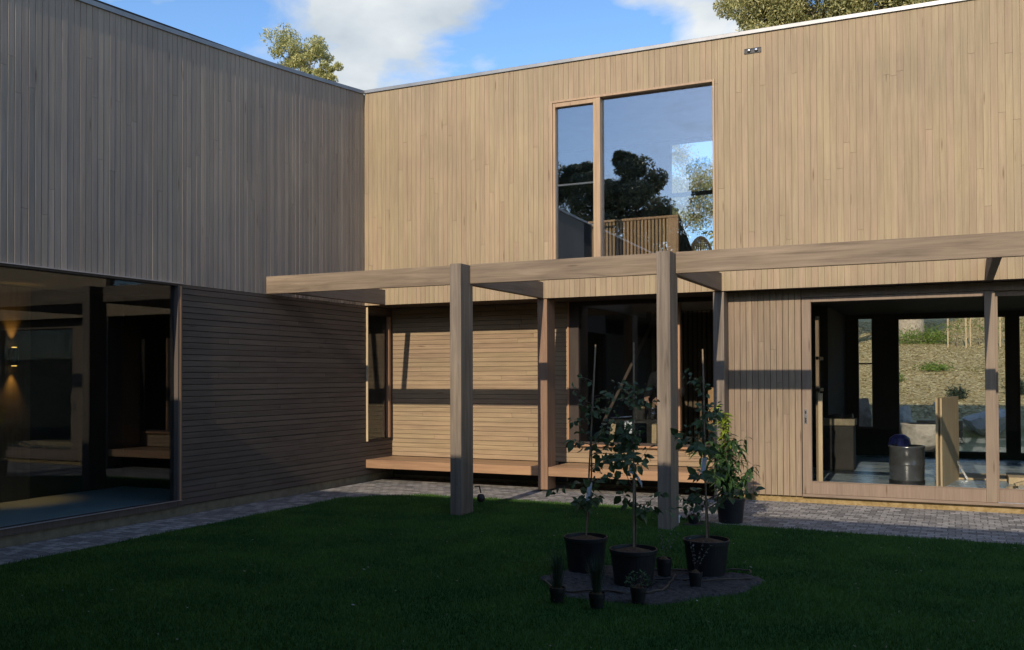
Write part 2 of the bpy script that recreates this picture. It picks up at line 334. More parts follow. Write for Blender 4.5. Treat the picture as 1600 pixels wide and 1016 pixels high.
n1 = N_.new('ShaderNodeTexNoise'); n1.inputs['Scale'].default_value = 45; n1.inputs['Detail'].default_value = 8; L_.new(tcx.outputs['Object'], n1.inputs['Vector'])
ov = N_.new('ShaderNodeMixRGB'); ov.blend_type = 'OVERLAY'; ov.inputs[0].default_value = .8; L_.new(br.outputs['Color'], ov.inputs[1]); L_.new(n1.outputs[0], ov.inputs[2])
L_.new(ov.outputs[0], p.inputs['Base Color']); p.inputs['Roughness'].default_value = .75
hs = N_.new('ShaderNodeMath'); hs.operation = 'MULTIPLY_ADD'; hs.inputs[1].default_value = -1.0
nn = N_.new('ShaderNodeMath'); nn.operation = 'MULTIPLY'; nn.inputs[1].default_value = .35; L_.new(n1.outputs[0], nn.inputs[0])
L_.new(br.outputs['Fac'], hs.inputs[0]); L_.new(nn.outputs[0], hs.inputs[2])
b = N_.new('ShaderNodeBump'); b.inputs['Strength'].default_value = .9; b.inputs['Distance'].default_value = .012; L_.new(hs.outputs[0], b.inputs['Height']); L_.new(b.outputs[0], p.inputs['Normal'])
W['paver'] = m
# hillside
m, t, N_, L_, p = newmat('hillside_mulch'); tcx = N_.new('ShaderNodeTexCoord')
n1 = N_.new('ShaderNodeTexNoise'); n1.inputs['Scale'].default_value = 5; n1.inputs['Detail'].default_value = 12; n1.inputs['Roughness'].default_value = .85; L_.new(tcx.outputs['Object'], n1.inputs['Vector'])
n2 = N_.new('ShaderNodeTexNoise'); n2.inputs['Scale'].default_value = .5; n2.inputs['Detail'].default_value = 4; L_.new(tcx.outputs['Object'], n2.inputs['Vector'])
r1 = ramp(N_, [(.36, (.24, .18, .08)), (.5, (.52, .42, .20)), (.64, (.74, .62, .34))]); L_.new(n1.outputs[0], r1.inputs[0])
r2 = ramp(N_, [(.56, (1, 1, 1)), (.70, (.6, .66, .42))]); L_.new(n2.outputs[0], r2.inputs[0])
ov = N_.new('ShaderNodeMixRGB'); ov.blend_type = 'MULTIPLY'; ov.inputs[0].default_value = 1; L_.new(r1.outputs[0], ov.inputs[1]); L_.new(r2.outputs[0], ov.inputs[2])
L_.new(ov.outputs[0], p.inputs['Base Color']); p.inputs['Roughness'].default_value = .95
b = N_.new('ShaderNodeBump'); b.inputs['Strength'].default_value = 1; b.inputs['Distance'].default_value = .08; L_.new(n1.outputs[0], b.inputs['Height']); L_.new(b.outputs[0], p.inputs['Normal'])
W['mulch'] = m

# ------------------------------------------------------------------ boards
def boards(mb, axis, n_sign, plane, a0, a1, l0, l1, pitch, long='z', holes=(), gap=.004, thick=.018, tilt=.0018, joint=(1.7, 3.9), ch=.0025):
    """axis: horizontal wall axis 'x' or 'y'; long: direction of the boards ('z' upright, 'a' level); l0/l1 floats or functions"""
    up = (long == 'z')
    L0 = l0 if callable(l0) else (lambda q, c=l0: c); L1 = l1 if callable(l1) else (lambda q, c=l1: c)
    if up: c0, c1 = a0, a1
    else: c0, c1 = L0(0), L1(0)
    hs = [(h[0], h[1], h[2], h[3]) if up else (h[2], h[3], h[0], h[1]) for h in holes]      # (cross0, cross1, long0, long1)
    brk = set(); k = c0
    while k < c1-1e-6: brk.add((round(k, 5), 1)); k += pitch
    for h in hs:
        for e in (h[0], h[1]):
            if c0 < e < c1: brk.add((round(e, 5), 0))
    brk.add((round(c1, 5), 1)); bs = sorted(brk)
    for (p0, g0), (p1, g1) in zip(bs[:-1], bs[1:]):
        if p1-p0 < .006: continue
        q0 = p0+(gap/2 if g0 else 0); q1 = p1-(gap/2 if g1 else 0); mid = (q0+q1)/2
        if up: lo, hi = L0(mid), L1(mid); lo0 = hi0 = None
        else: lo, hi = a0, a1
        segs = [(lo, hi)]
        for h in hs:
            if h[0] < mid < h[1]:
                ns = []
                for (s0, s1) in segs:
                    if h[3] <= s0 or h[2] >= s1: ns.append((s0, s1)); continue
                    if h[2] > s0: ns.append((s0, h[2]))
                    if h[3] < s1: ns.append((h[3], s1))
                segs = ns
        d0 = (random.random()-.5)*2*tilt; d1 = (random.random()-.5)*2*tilt
        for (s0, s1) in segs:
            cuts = [s0]; c = s0+random.uniform(.5, joint[1])
            while c < s1-.5: cuts.append(c); c += random.uniform(*joint)
            cuts.append(s1)
            for j in range(len(cuts)-1):
                e0 = cuts[j]+(.0012 if j else 0); e1 = cuts[j+1]-(.0012 if j < len(cuts)-2 else 0)
                dd0 = d0+(random.random()-.5)*.0015; dd1 = d1+(random.random()-.5)*.0015
                prof = [(q0, -thick), (q0, dd0-ch), (q0+ch, dd0), (q1-ch, dd1), (q1, dd1-ch), (q1, -thick)]
                vs = []
                for e in (0, 1):
                    for (c_, d_) in prof:
                        if up:
                            zz_ = (L0(c_) if (s0 == lo and j == 0) else e0) if e == 0 else (L1(c_) if (s1 == hi and j == len(cuts)-2) else e1)
                            a_, z_ = c_, zz_
                        else: a_, z_ = (e0, e1)[e], c_
                        if axis == 'x': vs.append((a_, plane+n_sign*d_, z_))
                        else: vs.append((plane+n_sign*d_, a_, z_))
                fs = [(i, i+1, i+7, i+6) for i in range(5)]+[(0, 5, 4, 3, 2, 1), (6, 7, 8, 9, 10, 11)]
                mb.add(vs, fs)
    return mb
def fixnormals(o):
    import bmesh
    bm = bmesh.new(); bm.from_mesh(o.data); bmesh.ops.recalc_face_normals(bm, faces=bm.faces); bm.to_mesh(o.data); bm.free(); return o
def holewall(mb, axis, t0, t1, a0, a1, z0, z1, holes=()):
    """solid wall of thickness t0..t1 with rectangular holes (a0,a1,z0,z1), sorted, not overlapping in a"""
    def bx(p, q, r, s):
        if q-p < 1e-4 or s-r < 1e-4: return
        if axis == 'x': mb.box(p, q, t0, t1, r, s)
        else: mb.box(t0, t1, p, q, r, s)
    cur = a0
    for h in sorted(holes):
        bx(cur, h[0], z0, z1); bx(h[0], h[1], z0, h[2]); bx(h[0], h[1], h[3], z1); cur = h[1]
    bx(cur, a1, z0, z1)
    return mb

# ------------------------------------------------------------------ setting: ground
def hill(x, y):
    def ss(a, b, t): t = min(1, max(0, (t-a)/(b-a))); return t*t*(3-2*t)
    h = -.06
    if y > 9.5:
        h += .62*ss(9.6, 12.2, y)
        h += max(0, y-12)*.168
        if y > 34: h -= (y-34)*.10
        h += .12*math.sin(x*.6+y*.23)*ss(14, 22, y)
    h += 2.5*ss(60, 160, abs(x))
    if y < -30: h += (-y-30)*.03
    return h
mb = MB()
xs = sorted(set(list(np.round(np.linspace(-12, 22, 70), 3))+list(np.round(np.concatenate([-12-np.geomspace(.8, 400, 26), 22+np.geomspace(.8, 400, 26)]), 3))))
ys = sorted(set(list(np.round(np.linspace(6, 40, 90), 3))+[-18, -10, -4, 0, 3]+list(np.round(np.concatenate([-18-np.geomspace(2, 400, 14), 40+np.geomspace(1, 400, 22)]), 3))))
for y in ys:
    for x in xs: mb.v.append((x, y, hill(x, y)))
nx = len(xs)
for j in range(len(ys)-1):
    for i in range(nx-1): mb.f.append((j*nx+i, j*nx+i+1, (j+1)*nx+i+1, (j+1)*nx+i))
tag(mb.build('terrain', W['mulch'], smooth=True), kind='structure')

def lawn_edge(x):   # back edge of the lawn
    if x < 1.6: return -1.45+(x-.78)/.82*.5
    if x < 4.4: return -.94
    if x < 5.5: return -.94-(x-4.4)/1.1*.86
    return -1.82-(x-5.5)*.035
# paving sheet (left strip, back strip)
mb = MB()
def sheet(mb, poly, z, th=.05):
    n = len(poly); mb.add([(x, y, z) for x, y in poly]+[(x, y, z-th) for x, y in poly], [tuple(range(n)), tuple(range(2*n-1, n-1, -1))]+[(i, i+n, (i+1) % n+n, (i+1) % n) for i in range(n)])
xe = [1.2, 1.6, 2.2, 3, 3.8, 4.4, 4.7, 5.0, 5.3, 5.5, 6.5, 8, 10, 13]
poly = [(0, -16), (.80, -16), (.78, -6), (.76, -3), (.78, -1.9), (.9, -1.5)]+[(x, lawn_edge(x)-.03) for x in xe]+[(13, .45), (5.25, .45), (5.25, .9), (0, .9)]
sheet(mb, poly, 0.0)
tag(fixnormals(mb.build('paving', W['paver'])), kind='structure')
mb = MB()
poly = [(.70, -18), (18, -18), (18, -2.1), (13, lawn_edge(13))]+[(x, lawn_edge(x)) for x in xe[::-1][1:]]+[(.95, -1.4), (.80, -1.7), (.76, -2.2), (.74, -6)]
sheet(mb, poly, .006, .06)
tag(fixnormals(mb.build('lawn', W['turf'])), kind='structure')
mb = MB(); sheet(mb, [(-3, 6.55), (16, 6.55), (16, 9.7), (-3, 9.7)], -.03, .05)
tag(fixnormals(mb.build('rear_lawn', W['turf'])), kind='structure')

# garden bed outline
BED = []
for k in range(110):
    t = 2*math.pi*k/110
    c, s = math.cos(t), math.sin(t)
    ux, uy = (0.905, 0.425), (-.425, .905)
    a, bb = .80, .60
    rr_ = 1+.10*math.sin(3*t+1)+.05*math.sin(7*t)+random.uniform(-.012, .012)
    BED.append((5.80+(ux[0]*a*c+uy[0]*bb*s)*rr_, -4.88+(ux[1]*a*c+uy[1]*bb*s)*rr_))
def inbed(x, y, g=1.0):
    dx_, dy_ = (x-5.80)/g, (y+4.88)/g; a = dx_*.905+dy_*.425; b_ = -dx_*.425+dy_*.905; t = math.atan2(b_/.60, a/.80)
    return math.hypot(a/.80, b_/.60) < 1+.10*math.sin(3*t+1)+.05*math.sin(7*t)
mb = MB(); n = len(BED)
cz = .014
rings = [1.0, .97, .92, .86, .8, .72, .64, .56, .48, .4, .3, .2, .1]
for k, g in enumerate(rings):
    for (x, y) in BED: mb.v.append((5.8+(x-5.8)*g, -4.88+(y+4.88)*g, .007 if k == 0 else cz+random.uniform(-.003, .016)))
for k in range(len(rings)-1):
    for i in range(n): mb.f.append((k*n+i, k*n+(i+1) % n, (k+1)*n+(i+1) % n, (k+1)*n+i))
mb.f.append(tuple((len(rings)-1)*n+i for i in range(n)))
tag(fixnormals(mb.build('garden_bed', W['soil'], smooth=True)), kind='structure')

# grass blades (uncountable: one object)
def grass(name, n, x0, x1, y0, y1, hgt, keep, mat):
    P = np.column_stack([rng.uniform(x0, x1, n), rng.uniform(y0, y1, n)])
    P = P[[keep(a, b) for a, b in P]]; n = len(P)
    ang = rng.uniform(0, 2*np.pi, n); h = hgt*rng.uniform(.55, 1.25, n); lean = rng.uniform(0, .7, n)*h; w = rng.uniform(.0022, .0042, n)
    la = rng.uniform(0, 2*np.pi, n)
    V = np.zeros((n, 3, 3)); z0 = .004
    V[:, 0] = np.column_stack([P[:, 0]-np.cos(ang)*w, P[:, 1]-np.sin(ang)*w, np.full(n, z0)])
    V[:, 1] = np.column_stack([P[:, 0]+np.cos(ang)*w, P[:, 1]+np.sin(ang)*w, np.full(n, z0)])
    V[:, 2] = np.column_stack([P[:, 0]+np.cos(la)*lean, P[:, 1]+np.sin(la)*lean, z0+h])
    me = bpy.data.meshes.new(name); me.vertices.add(n*3); me.vertices.foreach_set('co', V.reshape(-1))
    me.loops.add(n*3); me.loops.foreach_set('vertex_index', np.arange(n*3)); me.polygons.add(n)
    me.polygons.foreach_set('loop_start', np.arange(n)*3); me.polygons.foreach_set('loop_total', np.full(n, 3))
    me.update(); me.validate(); me.materials.append(mat)
    o = bpy.data.objects.new(name, me); COL.objects.link(o); return tag(o, kind='stuff', label='short mown green lawn grass filling the courtyard', cat='grass')
POSTS = [(2.775, 2.915), (5.160, 5.300)]
def keepg(x, y):
    if y > lawn_edge(x)+.025*math.sin(x*5.1)+.015*math.sin(x*13)+random.gauss(0, .02): return False
    if x < .77+.02*math.sin(y*4.3)+random.gauss(0, .02) or (x < 1.0 and y > -1.55 and (x-.78)*.7 < (y+1.62)): return False
    if inbed(x, y, 1.0+random.gauss(-.015, .045)): return False
    # frame wedge
    dx_, dy_ = x-7.912, y+11.715; dep = -math.sin(YAW)*dx_+math.cos(YAW)*dy_; lat = math.cos(YAW)*dx_+math.sin(YAW)*dy_
    if dep < 3.6 or abs(lat) > dep*.60+2.4: return False
    for a, b_ in POSTS:
        if a < x < b_ and -2.42 < y < -2.13: return False
    if math.hypot(x-5.30, y+1.95) < .2: return False
    return True
grass('grass', 640000, .7, 13, -9, -.8, .027, keepg, W['grassm'])

P = np.column_stack([rng.uniform(.6, 9.5, 420), rng.uniform(-8, -.2, 420), rng.uniform(.03, .045, 420)])
P = P[[not inbed(a, b, 1.0) for a, b, c in P]]
def litter(name, P, Lr, Wr, mat, label, z=None):
    n = len(P); an = rng.uniform(0, 2*np.pi, n); l_ = rng.uniform(*Lr, n)[:, None]; w_ = rng.uniform(*Wr, n)[:, None]
    d = np.column_stack([np.cos(an), np.sin(an), rng.uniform(-.25, .25, n)]); q = np.column_stack([-np.sin(an), np.cos(an), rng.uniform(-.5, .5, n)])
    V = np.stack([P-d*l_, P+q*w_, P+d*l_+np.array([0, 0, .3])*w_, P-q*w_], 1)
    me = bpy.data.meshes.new(name); me.vertices.add(n*4); me.vertices.foreach_set('co', V.reshape(-1)); me.loops.add(n*4); me.loops.foreach_set('vertex_index', np.arange(n*4)); me.polygons.add(n)
    me.polygons.foreach_set('loop_start', np.arange(n)*4); me.polygons.foreach_set('loop_total', np.full(n, 4)); me.update(); me.validate(); me.materials.append(mat)
    o = bpy.data.objects.new(name, me); COL.objects.link(o); return tag(o, label, 'litter', kind='stuff')
litter('fallen_leaves', P, (.006, .018), (.003, .007), leafmat('fallen_leaf', (.10, .08, .05), (.34, .32, .28), .1), 'sparse fallen leaves and petals on the lawn and paving')
n_ = 60000; P = np.column_stack([rng.uniform(3, 14, n_), 12+20*rng.uniform(0, 1, n_)**1.0, np.zeros(n_)]); P[:, 2] = [hill(a, b)+.01 for a, b in P[:, :2]]
litter('mulch_chips', P, (.02, .08), (.008, .022), leafmat('mulch_chip', (.40, .33, .16), (.80, .68, .38), .05, .8), 'loose bark mulch scattered over the hillside')
# ------------------------------------------------------------------ the house
H, S = 5.738, 2.603
def ltop(y): return 5.733+.1082*y+.005*y*y if y > -9 else 5.733-.974+.405+.02*(y+9)
house = empty('house', (4, .3, 0), label='two storey timber clad house wrapping round the grass courtyard', cat='house')
hole_up = [(2.987, 5.205, 2.95, 5.25)]
# backing walls
mb = MB(); holewall(mb, 'x', .0135, .0205, .0, 11.2, S+.02, H-.01, hole_up); mb.build('batten_backing', W['clad_h'], house)
mb = MB(); holewall(mb, 'x', .0215, .24, -.24, 11.2, S+.02, H-.01, hole_up)
holewall(mb, 'y', -.24, -.0215, -9.0, 0.0, S+.02, 4.7)
mb.add([(-.24, -9, 4.7), (-.0215, -9, 4.7), (-.0215, .0, 4.7), (-.24, .0, 4.7), (-.24, -9, ltop(-9)-.01), (-.0215, -9, ltop(-9)-.01), (-.0215, 0, H-.015), (-.24, 0, H-.015)], [(0,3,2,1),(4,5,6,7),(0,1,5,4),(1,2,6,5),(2,3,7,6),(3,0,4,7)])
mb.box(-.24, -.0215, -16.2, -9.001, S+.02, ltop(-9)-.01)
mb.build('wall', W['dark'], house)
mb = MB(); boards(mb, 'x', -1, 0.0, .003, 11.2, S, H, .0738, 'z', hole_up, gap=.0022, tilt=.0007, thick=.012, ch=.0014)
o = fixnormals(mb.build('cladding', W['clad'], house)); o['label'] = 'sunlit upper wall of upright boards'
mb = MB(); boards(mb, 'y', 1, 0.0, -9.0, -.0005, S, lambda y: ltop(y), .0725, 'z', tilt=.0014, gap=.004)
o = fixnormals(mb.build('cladding', W['clad_left'], house)); o['label'] = 'shaded grey upper wall of upright boards'
# parapet caps
mb = MB(); mb.box(.0, 11.3, -.022, .27, H+.002, H+.050, .003)
mb.build('roof_edge', W['cap'], house)
mb = MB()
Y = list(np.linspace(-16, -.022, 40))
for y in Y:
    z = ltop(y)+.002; mb.v += [(.020, y, z), (.020, y, z+.050), (-.27, y, z+.050), (-.27, y, z)]
for k in range(len(Y)-1):
    for j in range(4): mb.f.append((k*4+j, k*4+(j+1) % 4, k*4+4+(j+1) % 4, k*4+4+j))
mb.f += [(0, 1, 2, 3), tuple(len(Y)*4-4+j for j in (3, 2, 1, 0))]
fixnormals(mb.build('roof_edge', W['cap'], house))
# roofs and outer walls of the storeys behind
mb = MB(); mb.box(-4.3, 11.2, .245, 3.5, 5.50, 5.56); mb.box(-4.3, -.245, -16.2, .24, 4.55, 4.62); mb.box(-4.3, 11.2, 3.65, 6.5, 2.86, 2.92)
mb.build('roof', W['cap'], house)
# soffits + first floor slab
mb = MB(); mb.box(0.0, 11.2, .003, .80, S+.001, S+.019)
mb.build('soffit', W['darkframe'], house)  # shade under the overhang put into the soffit's dark colour
mb = MB(); mb.box(-4.2, 11.2, .9, 6.28, S+.03, 2.85); mb.box(-4.2, -.25, -16, .85, S+.03, 2.85)
mb.build('floor_slab', W['dark'], house)
mb = MB(); mb.box(-4.3, 11.3, 3.64, 3.70, 5.50, 5.78, .003); mb.build('roof_edge', W['cap'], house)
mb = MB()   # rear and end walls, both storeys
RH = [(6.285, 6.55, .60, 2.583), (6.955, 8.66, .2, 2.555), (8.84, 10.6, .2, 2.555)]
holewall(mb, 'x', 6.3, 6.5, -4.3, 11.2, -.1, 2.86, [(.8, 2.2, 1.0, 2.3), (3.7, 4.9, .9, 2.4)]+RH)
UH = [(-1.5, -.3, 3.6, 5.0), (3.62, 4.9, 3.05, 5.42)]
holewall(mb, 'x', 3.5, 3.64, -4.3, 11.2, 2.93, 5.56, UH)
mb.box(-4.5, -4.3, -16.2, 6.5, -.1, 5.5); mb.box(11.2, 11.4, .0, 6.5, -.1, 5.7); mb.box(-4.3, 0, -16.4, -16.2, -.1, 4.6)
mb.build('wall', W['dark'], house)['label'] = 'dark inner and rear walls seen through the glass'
# interior partitions
mb = MB()
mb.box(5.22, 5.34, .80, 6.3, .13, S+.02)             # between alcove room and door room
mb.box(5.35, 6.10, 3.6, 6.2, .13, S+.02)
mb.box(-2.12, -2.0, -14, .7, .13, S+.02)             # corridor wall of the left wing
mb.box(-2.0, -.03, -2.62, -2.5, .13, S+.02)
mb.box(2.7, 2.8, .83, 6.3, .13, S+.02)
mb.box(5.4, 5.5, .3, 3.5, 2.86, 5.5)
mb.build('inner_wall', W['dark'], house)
mb = MB(); mb.box(5.34, 11.2, .34, 6.28, .02, .13); mb.box(.26, 5.339, .96, 6.28, .02, .13); mb.build('floor', W['film'], house)['label'] = 'floor covered with blue protective film'
mb = MB(); mb.box(-4.2, -.06, -16, .25, .02, .13); mb.build('floor', W['floorl'], house)['label'] = 'pale smooth floor of the left wing'
mb = MB(); mb.box(-4.2, 11.1, .25, 3.48, 2.86, 2.92); mb.build('floor', W['panel'], house)['label'] = 'upstairs floor'
mb = MB(); mb.box(-4.2, 11.1, .25, 3.48, 5.44, 5.49); mb.box(.0, 5.2, .9, 6.28, S+.0, S+.028)
mb.build('ceiling', W['ceil'], house)
# footing
mb = MB(); mb.box(5.30, 11.2, .30, .42, -.05, .10); mb.build('footing', W['conc'], house)['label'] = 'yellow sealed concrete footing under the doors'
mb = MB(); mb.box(-.14, -.03, -16, .80, -.05, .104); mb.box(.0, 5.3, .84, .95, -.05, .35); mb.build('footing', W['concg'], house)['label'] = 'grey brown concrete footing of the left wing'

# alcove: horizontal boards
mb = MB(); holewall(mb, 'x', .78, .84, 0, 5.2, .05, S, [(2.97, 5.15, .62, 2.56)]); holewall(mb, 'y', -.06, -.0215, -3.64, .78, .105, S, [(.075, .705, .62, 2.49)])
mb.box(5.17, 5.22, .30, .84, .05, S)
mb.box(5.22, 6.2, .30, .33, .10, S)
mb.build('wall', W['dark'], house)
mb = MB(); boards(mb, 'x', -1, .76, .0, 5.17, .34, S, .068, 'a', [(2.95, 5.16, .60, 2.60)], gap=.0035, tilt=.001, joint=(1.2, 3))
o = fixnormals(mb.build('cladding', W['clad_h'], house)); o['label'] = 'sunlit level boards behind the bench'
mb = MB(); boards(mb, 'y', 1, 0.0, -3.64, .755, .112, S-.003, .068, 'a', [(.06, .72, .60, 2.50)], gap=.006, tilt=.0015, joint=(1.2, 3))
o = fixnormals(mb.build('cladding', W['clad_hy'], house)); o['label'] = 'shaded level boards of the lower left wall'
mb = MB(); boards(mb, 'y', -1, 5.165, .28, .755, .34, S, .068, 'a', gap=.005, tilt=.001); fixnormals(mb.build('cladding', W['clad_h'], house))
# door side upright boards
mb = MB(); boards(mb, 'x', -1, .25, 5.30, 6.19, .085, 2.60, .0738, 'z', gap=.004, tilt=.001, joint=(2.6, 4))
o = fixnormals(mb.build('cladding', W['clad_low'], house)); o['label'] = 'upright boards between bench alcove and sliding door'

def framed(win, mat, axis, t0, t1, a0, a1, z0, z1, wl, wr, wb, wt, bev=.003, name='frame'):
    mb = MB()
    def bx(p, q, r, s, d=0):
        if axis == 'x': mb.box(p, q, t0+d, t1-d, r, s, bev)
        else: mb.box(t0+d, t1-d, p, q, r, s, bev)
    bx(a0, a0+wl, z0, z1); bx(a1-wr, a1, z0, z1)
    bx(a0+wl, a1-wr, z0, z0+wb, .002); bx(a0+wl, a1-wr, z1-wt, z1, .002)
    return mb.build(name, mat, win)
def pane(win, mat, axis, c, a0, a1, z0, z1):
    mb = MB()
    if axis == 'x': mb.box(a0, a1, c-.004, c+.004, z0, z1)
    else: mb.box(c-.004, c+.004, a0, a1, z0, z1)
    return mb.build('pane', mat, win)
# upstairs window
win = framed(house, W['wframe'], 'x', -.012, .16, 2.989, 5.203, 2.952, 5.248, .028, .026, .03, .030, name='window'); win['label'] = 'tall upstairs window in pale timber frame'
framed(win, W['wframe'], 'x', .0, .10, 3.019, 3.630, 2.984, 5.216, .036, .036, .05, .055)
mb = MB(); mb.box(3.632, 3.694, -.008, .14, 2.984, 5.216, .003); mb.build('mullion', W['wframe'], win)
pane(win, W['glass_up'], 'x', .055, 3.056, 3.593, 3.035, 5.160)
pane(win, W['glass_up'], 'x', .075, 3.695, 5.176, 2.983, 5.217)
mb = MB(); mb.box(3.056, 3.593, .075, .10, 4.11, 4.135, .002); mb.build('transom', W['cap'], win)
# rear upstairs window seen through the front one
win = framed(house, W['darkframe'], 'x', 3.48, 3.60, 3.62, 4.9, 3.05, 5.42, .035, .05, .05, .04, name='window')
mb = MB(); mb.box(3.656, 4.864, 3.50, 3.56, 4.50, 4.56, .003); mb.build('transom', W['darkframe'], win)
# alcove big window
win = framed(house, W['darkframe'], 'x', .735, .86, 2.952, 5.158, .602, 2.60, .14, .10, .03, .055, name='window'); win['label'] = 'dark framed picture window over the bench'
mb = MB(); mb.box(4.40, 4.515, .737, .85, .632, 2.545, .003); mb.build('mullion', W['darkframe'], win)
for q in ((4.5155, 4.545, .73, .80, .632, 2.545, .002), (2.925, 2.9515, .72, .80, .602, 2.60, .002)):
    mb = MB(); mb.box(*q); mb.build('jamb', W['orange'], win)
mb = MB(); mb.box(2.95, 5.158, .715, .80, .572, .6015, .002); mb.build('sill', W['orange'], win)
pane(win, W['glass_alc'], 'x', .80, 3.092, 4.40, .632, 2.545)
pane(win, W['glass_alc'], 'x', .80, 4.5455, 5.058, .632, 2.545)
# alcove side window in left wall
win = framed(house, W['darkframe'], 'y', -.16, .008, .062, .718, .602, 2.498, .014, .016, .02, .02, name='window'); win['label'] = 'narrow window in the side wall of the alcove'  # side wall's shade put into the frame's dark colour
pane(win, W['glass_alc'], 'y', -.034, .077, .646, .623, 2.477)
mb = MB(); mb.box(-.04, .016, .6465, .700, .623, 2.477, .003); mb.build('stile', W['orange'], win)
mb = MB(); mb.box(-.01, .030, .046, .0615, .600, 2.600, .002); mb.build('trim', W['ply'], win)
# left wing glazing
W['leftframe'] = wood('shaded_frame_timber', (.07, .052, .044), (.12, .095, .08), 'z', var=.1, scale=1.2, bump=.1)  # frame timber with the left wing's shade in its colour
win = framed(house, W['leftframe'], 'y', -.10, .018, -9.0, -3.642, .107, 2.600, .07, .065, .07, .02, name='window'); win['label'] = 'wide fixed glass wall of the left wing'
mb = MB(); mb.box(-.02, .022, -3.682, -3.655, .180, 2.578, .002); mb.build('jamb', W['orange'], win)  # orange strip added for the sunlit edge of the darkened stile
pane(win, W['glass_left'], 'y', -.045, -8.93, -3.708, .178, 2.579)
mb = MB(); mb.box(.0, .034, -9.0, -3.642, 2.6015, 2.612); mb.build('flashing', W['flash'], win)
mb = MB(); mb.box(.019, .040, -9.0, -3.66, .175, .182, .001); mb.build('sill', W['flash'], win)
mb = MB(); holewall(mb, 'y', -.2, -.0, -16.2, -9.001, .105, S+.02); mb.build('wall', W['clad_left'], house)

# sliding doors
def slider(x0, x1, y0, y1, label, handle=False):
    d = framed(house, W['framev'], 'x', y0, y1, x0, x1, .115, 2.50, .108, .108, .15, .055, name='sliding_door'); d['label'] = label
    pane(d, W['glass_lo'], 'x', (y0+y1)/2+.01, x0+.108, x1-.108, .265, 2.445)
    mb = MB(); mb.box(x0+.109, x1-.109, y0-.004, y0+.012, .262, .272); mb.build('glazing_bead', W['frame'], d)
    if handle:
        mb = MB(); mb.box(x0+.022, x0+.056, y0-.006, y0+.004, .965, 1.14, .002); h_ = mb.build('handle', W['chrome'], d)
        for q in ((1.085, 1.125), (.98, 1.04)):
            mb = MB(); mb.box(x0+.030, x0+.048, y0-.008, y0-.0055, *q, .001); mb.build('finger_pull', W['black'], h_)
    return d
slider(6.193, 8.300, .255, .315, 'timber framed sliding glass door beside the upright boards', True)
slider(8.22, 10.6, .325, .385, 'sliding glass door at the right edge')
mb = MB(); mb.box(6.19, 11.2, .235, .40, .082, .1145, .003); mb.build('door_track', W['frame'], house)
mb = MB(); mb.box(8.31, 11.2, .250, .262, .115, .124, .001); mb.build('door_rail', W['flash'], house)
mb = MB(); mb.box(6.19, 11.2, .262, .42, 2.505, 2.60, .003); mb.build('door_head', W['framev'], house)
# rear windows of the door room
for (a, b_, z0, z1) in RH:
    win = framed(house, W['darkframe'], 'x', 6.28, 6.4, a, b_, z0, z1, .02, .02, .04, .02, name='window')
    pane(win, W['glass_lo'], 'x', 6.36, a+.02, b_-.02, z0+.04, z1-.02)
    if b_-a < .5:
        mb = MB(); mb.box(a+.02, b_-.02, 6.30, 6.34, 1.75, 1.775); mb.build('transom', W['darkframe'], win)
# benches
def bench(x0, x1, label):
    b = empty('bench', ((x0+x1)/2, .4, 0), label=label, cat='bench', group='built-in alcove benches')
    mb = MB(); mb.box(x0, x1, .03, .066, .212, .335, .004); mb.build('front_board', W['bench'], b)
    mb = MB(); k = .070
    while k < .74:
        mb.box(x0+.001, x1-.001, k, min(k+.088, .756), .300, .333+random.uniform(-.001, .001), .003); k += .0915
    mb.build('seat', W['bench'], b)
    for q in (x0+.25, (x0+x1)/2, x1-.25):
        mb = MB(); mb.box(q-.03, q+.03, .10, .76, .215, .299); mb.build('bracket', W['dark'], b)
bench(.003, 2.774, 'reddish timber bench running from the left wall to the first fin')
bench(2.921, 5.158, 'shorter reddish timber bench below the picture window')
# fins
def fin(x0, x1, mat, label):
    f = empty('pillar', ((x0+x1)/2, .16, 0), label=label, cat='pillar', group='timber pillars carrying the upper floor')
    mb = MB(); mb.box(x0, x1, .02, .30, .03, S-.003, .004); mb.build('shaft', mat, f)
    mb = MB(); mb.box(x0+.02, x1-.02, .05, .27, .0, .0295); mb.build('base', W['black'], f)
fin(2.776, 2.917, W['red'], 'red brown timber pillar between the two benches')
fin(5.162, 5.298, W['post'], 'pale brown timber pillar beside the upright door boards')

# ------------------------------------------------------------------ pergola
perg = empty('pergola', (4, -2.2, 0), label='timber pergola frame of two posts and a long beam in front of the house', cat='pergola')
for (a, b_) in POSTS:
    mb = MB(); mb.box(a, b_, -2.42, -2.13, -.03, 2.815 if a < 4 else 2.812, .004)
    mb.build('post', W['post'], perg)
for (a, b_) in ((.004, 2.7745), (2.9155, 5.1595), (5.3005, 11.2)):
    mb = MB(); mb.box(a, b_, -2.20, -2.15, 2.605, 2.826, .004); mb.build('beam', W['beam'], perg)
for (a, b_) in ((.289, .364), (2.798, 2.873), (5.204, 5.279), (8.207, 8.283)):
    mb = MB(); mb.box(a, b_, -2.149, -.003, 2.604, 2.824, .004); mb.build('rafter', W['raft'], perg)

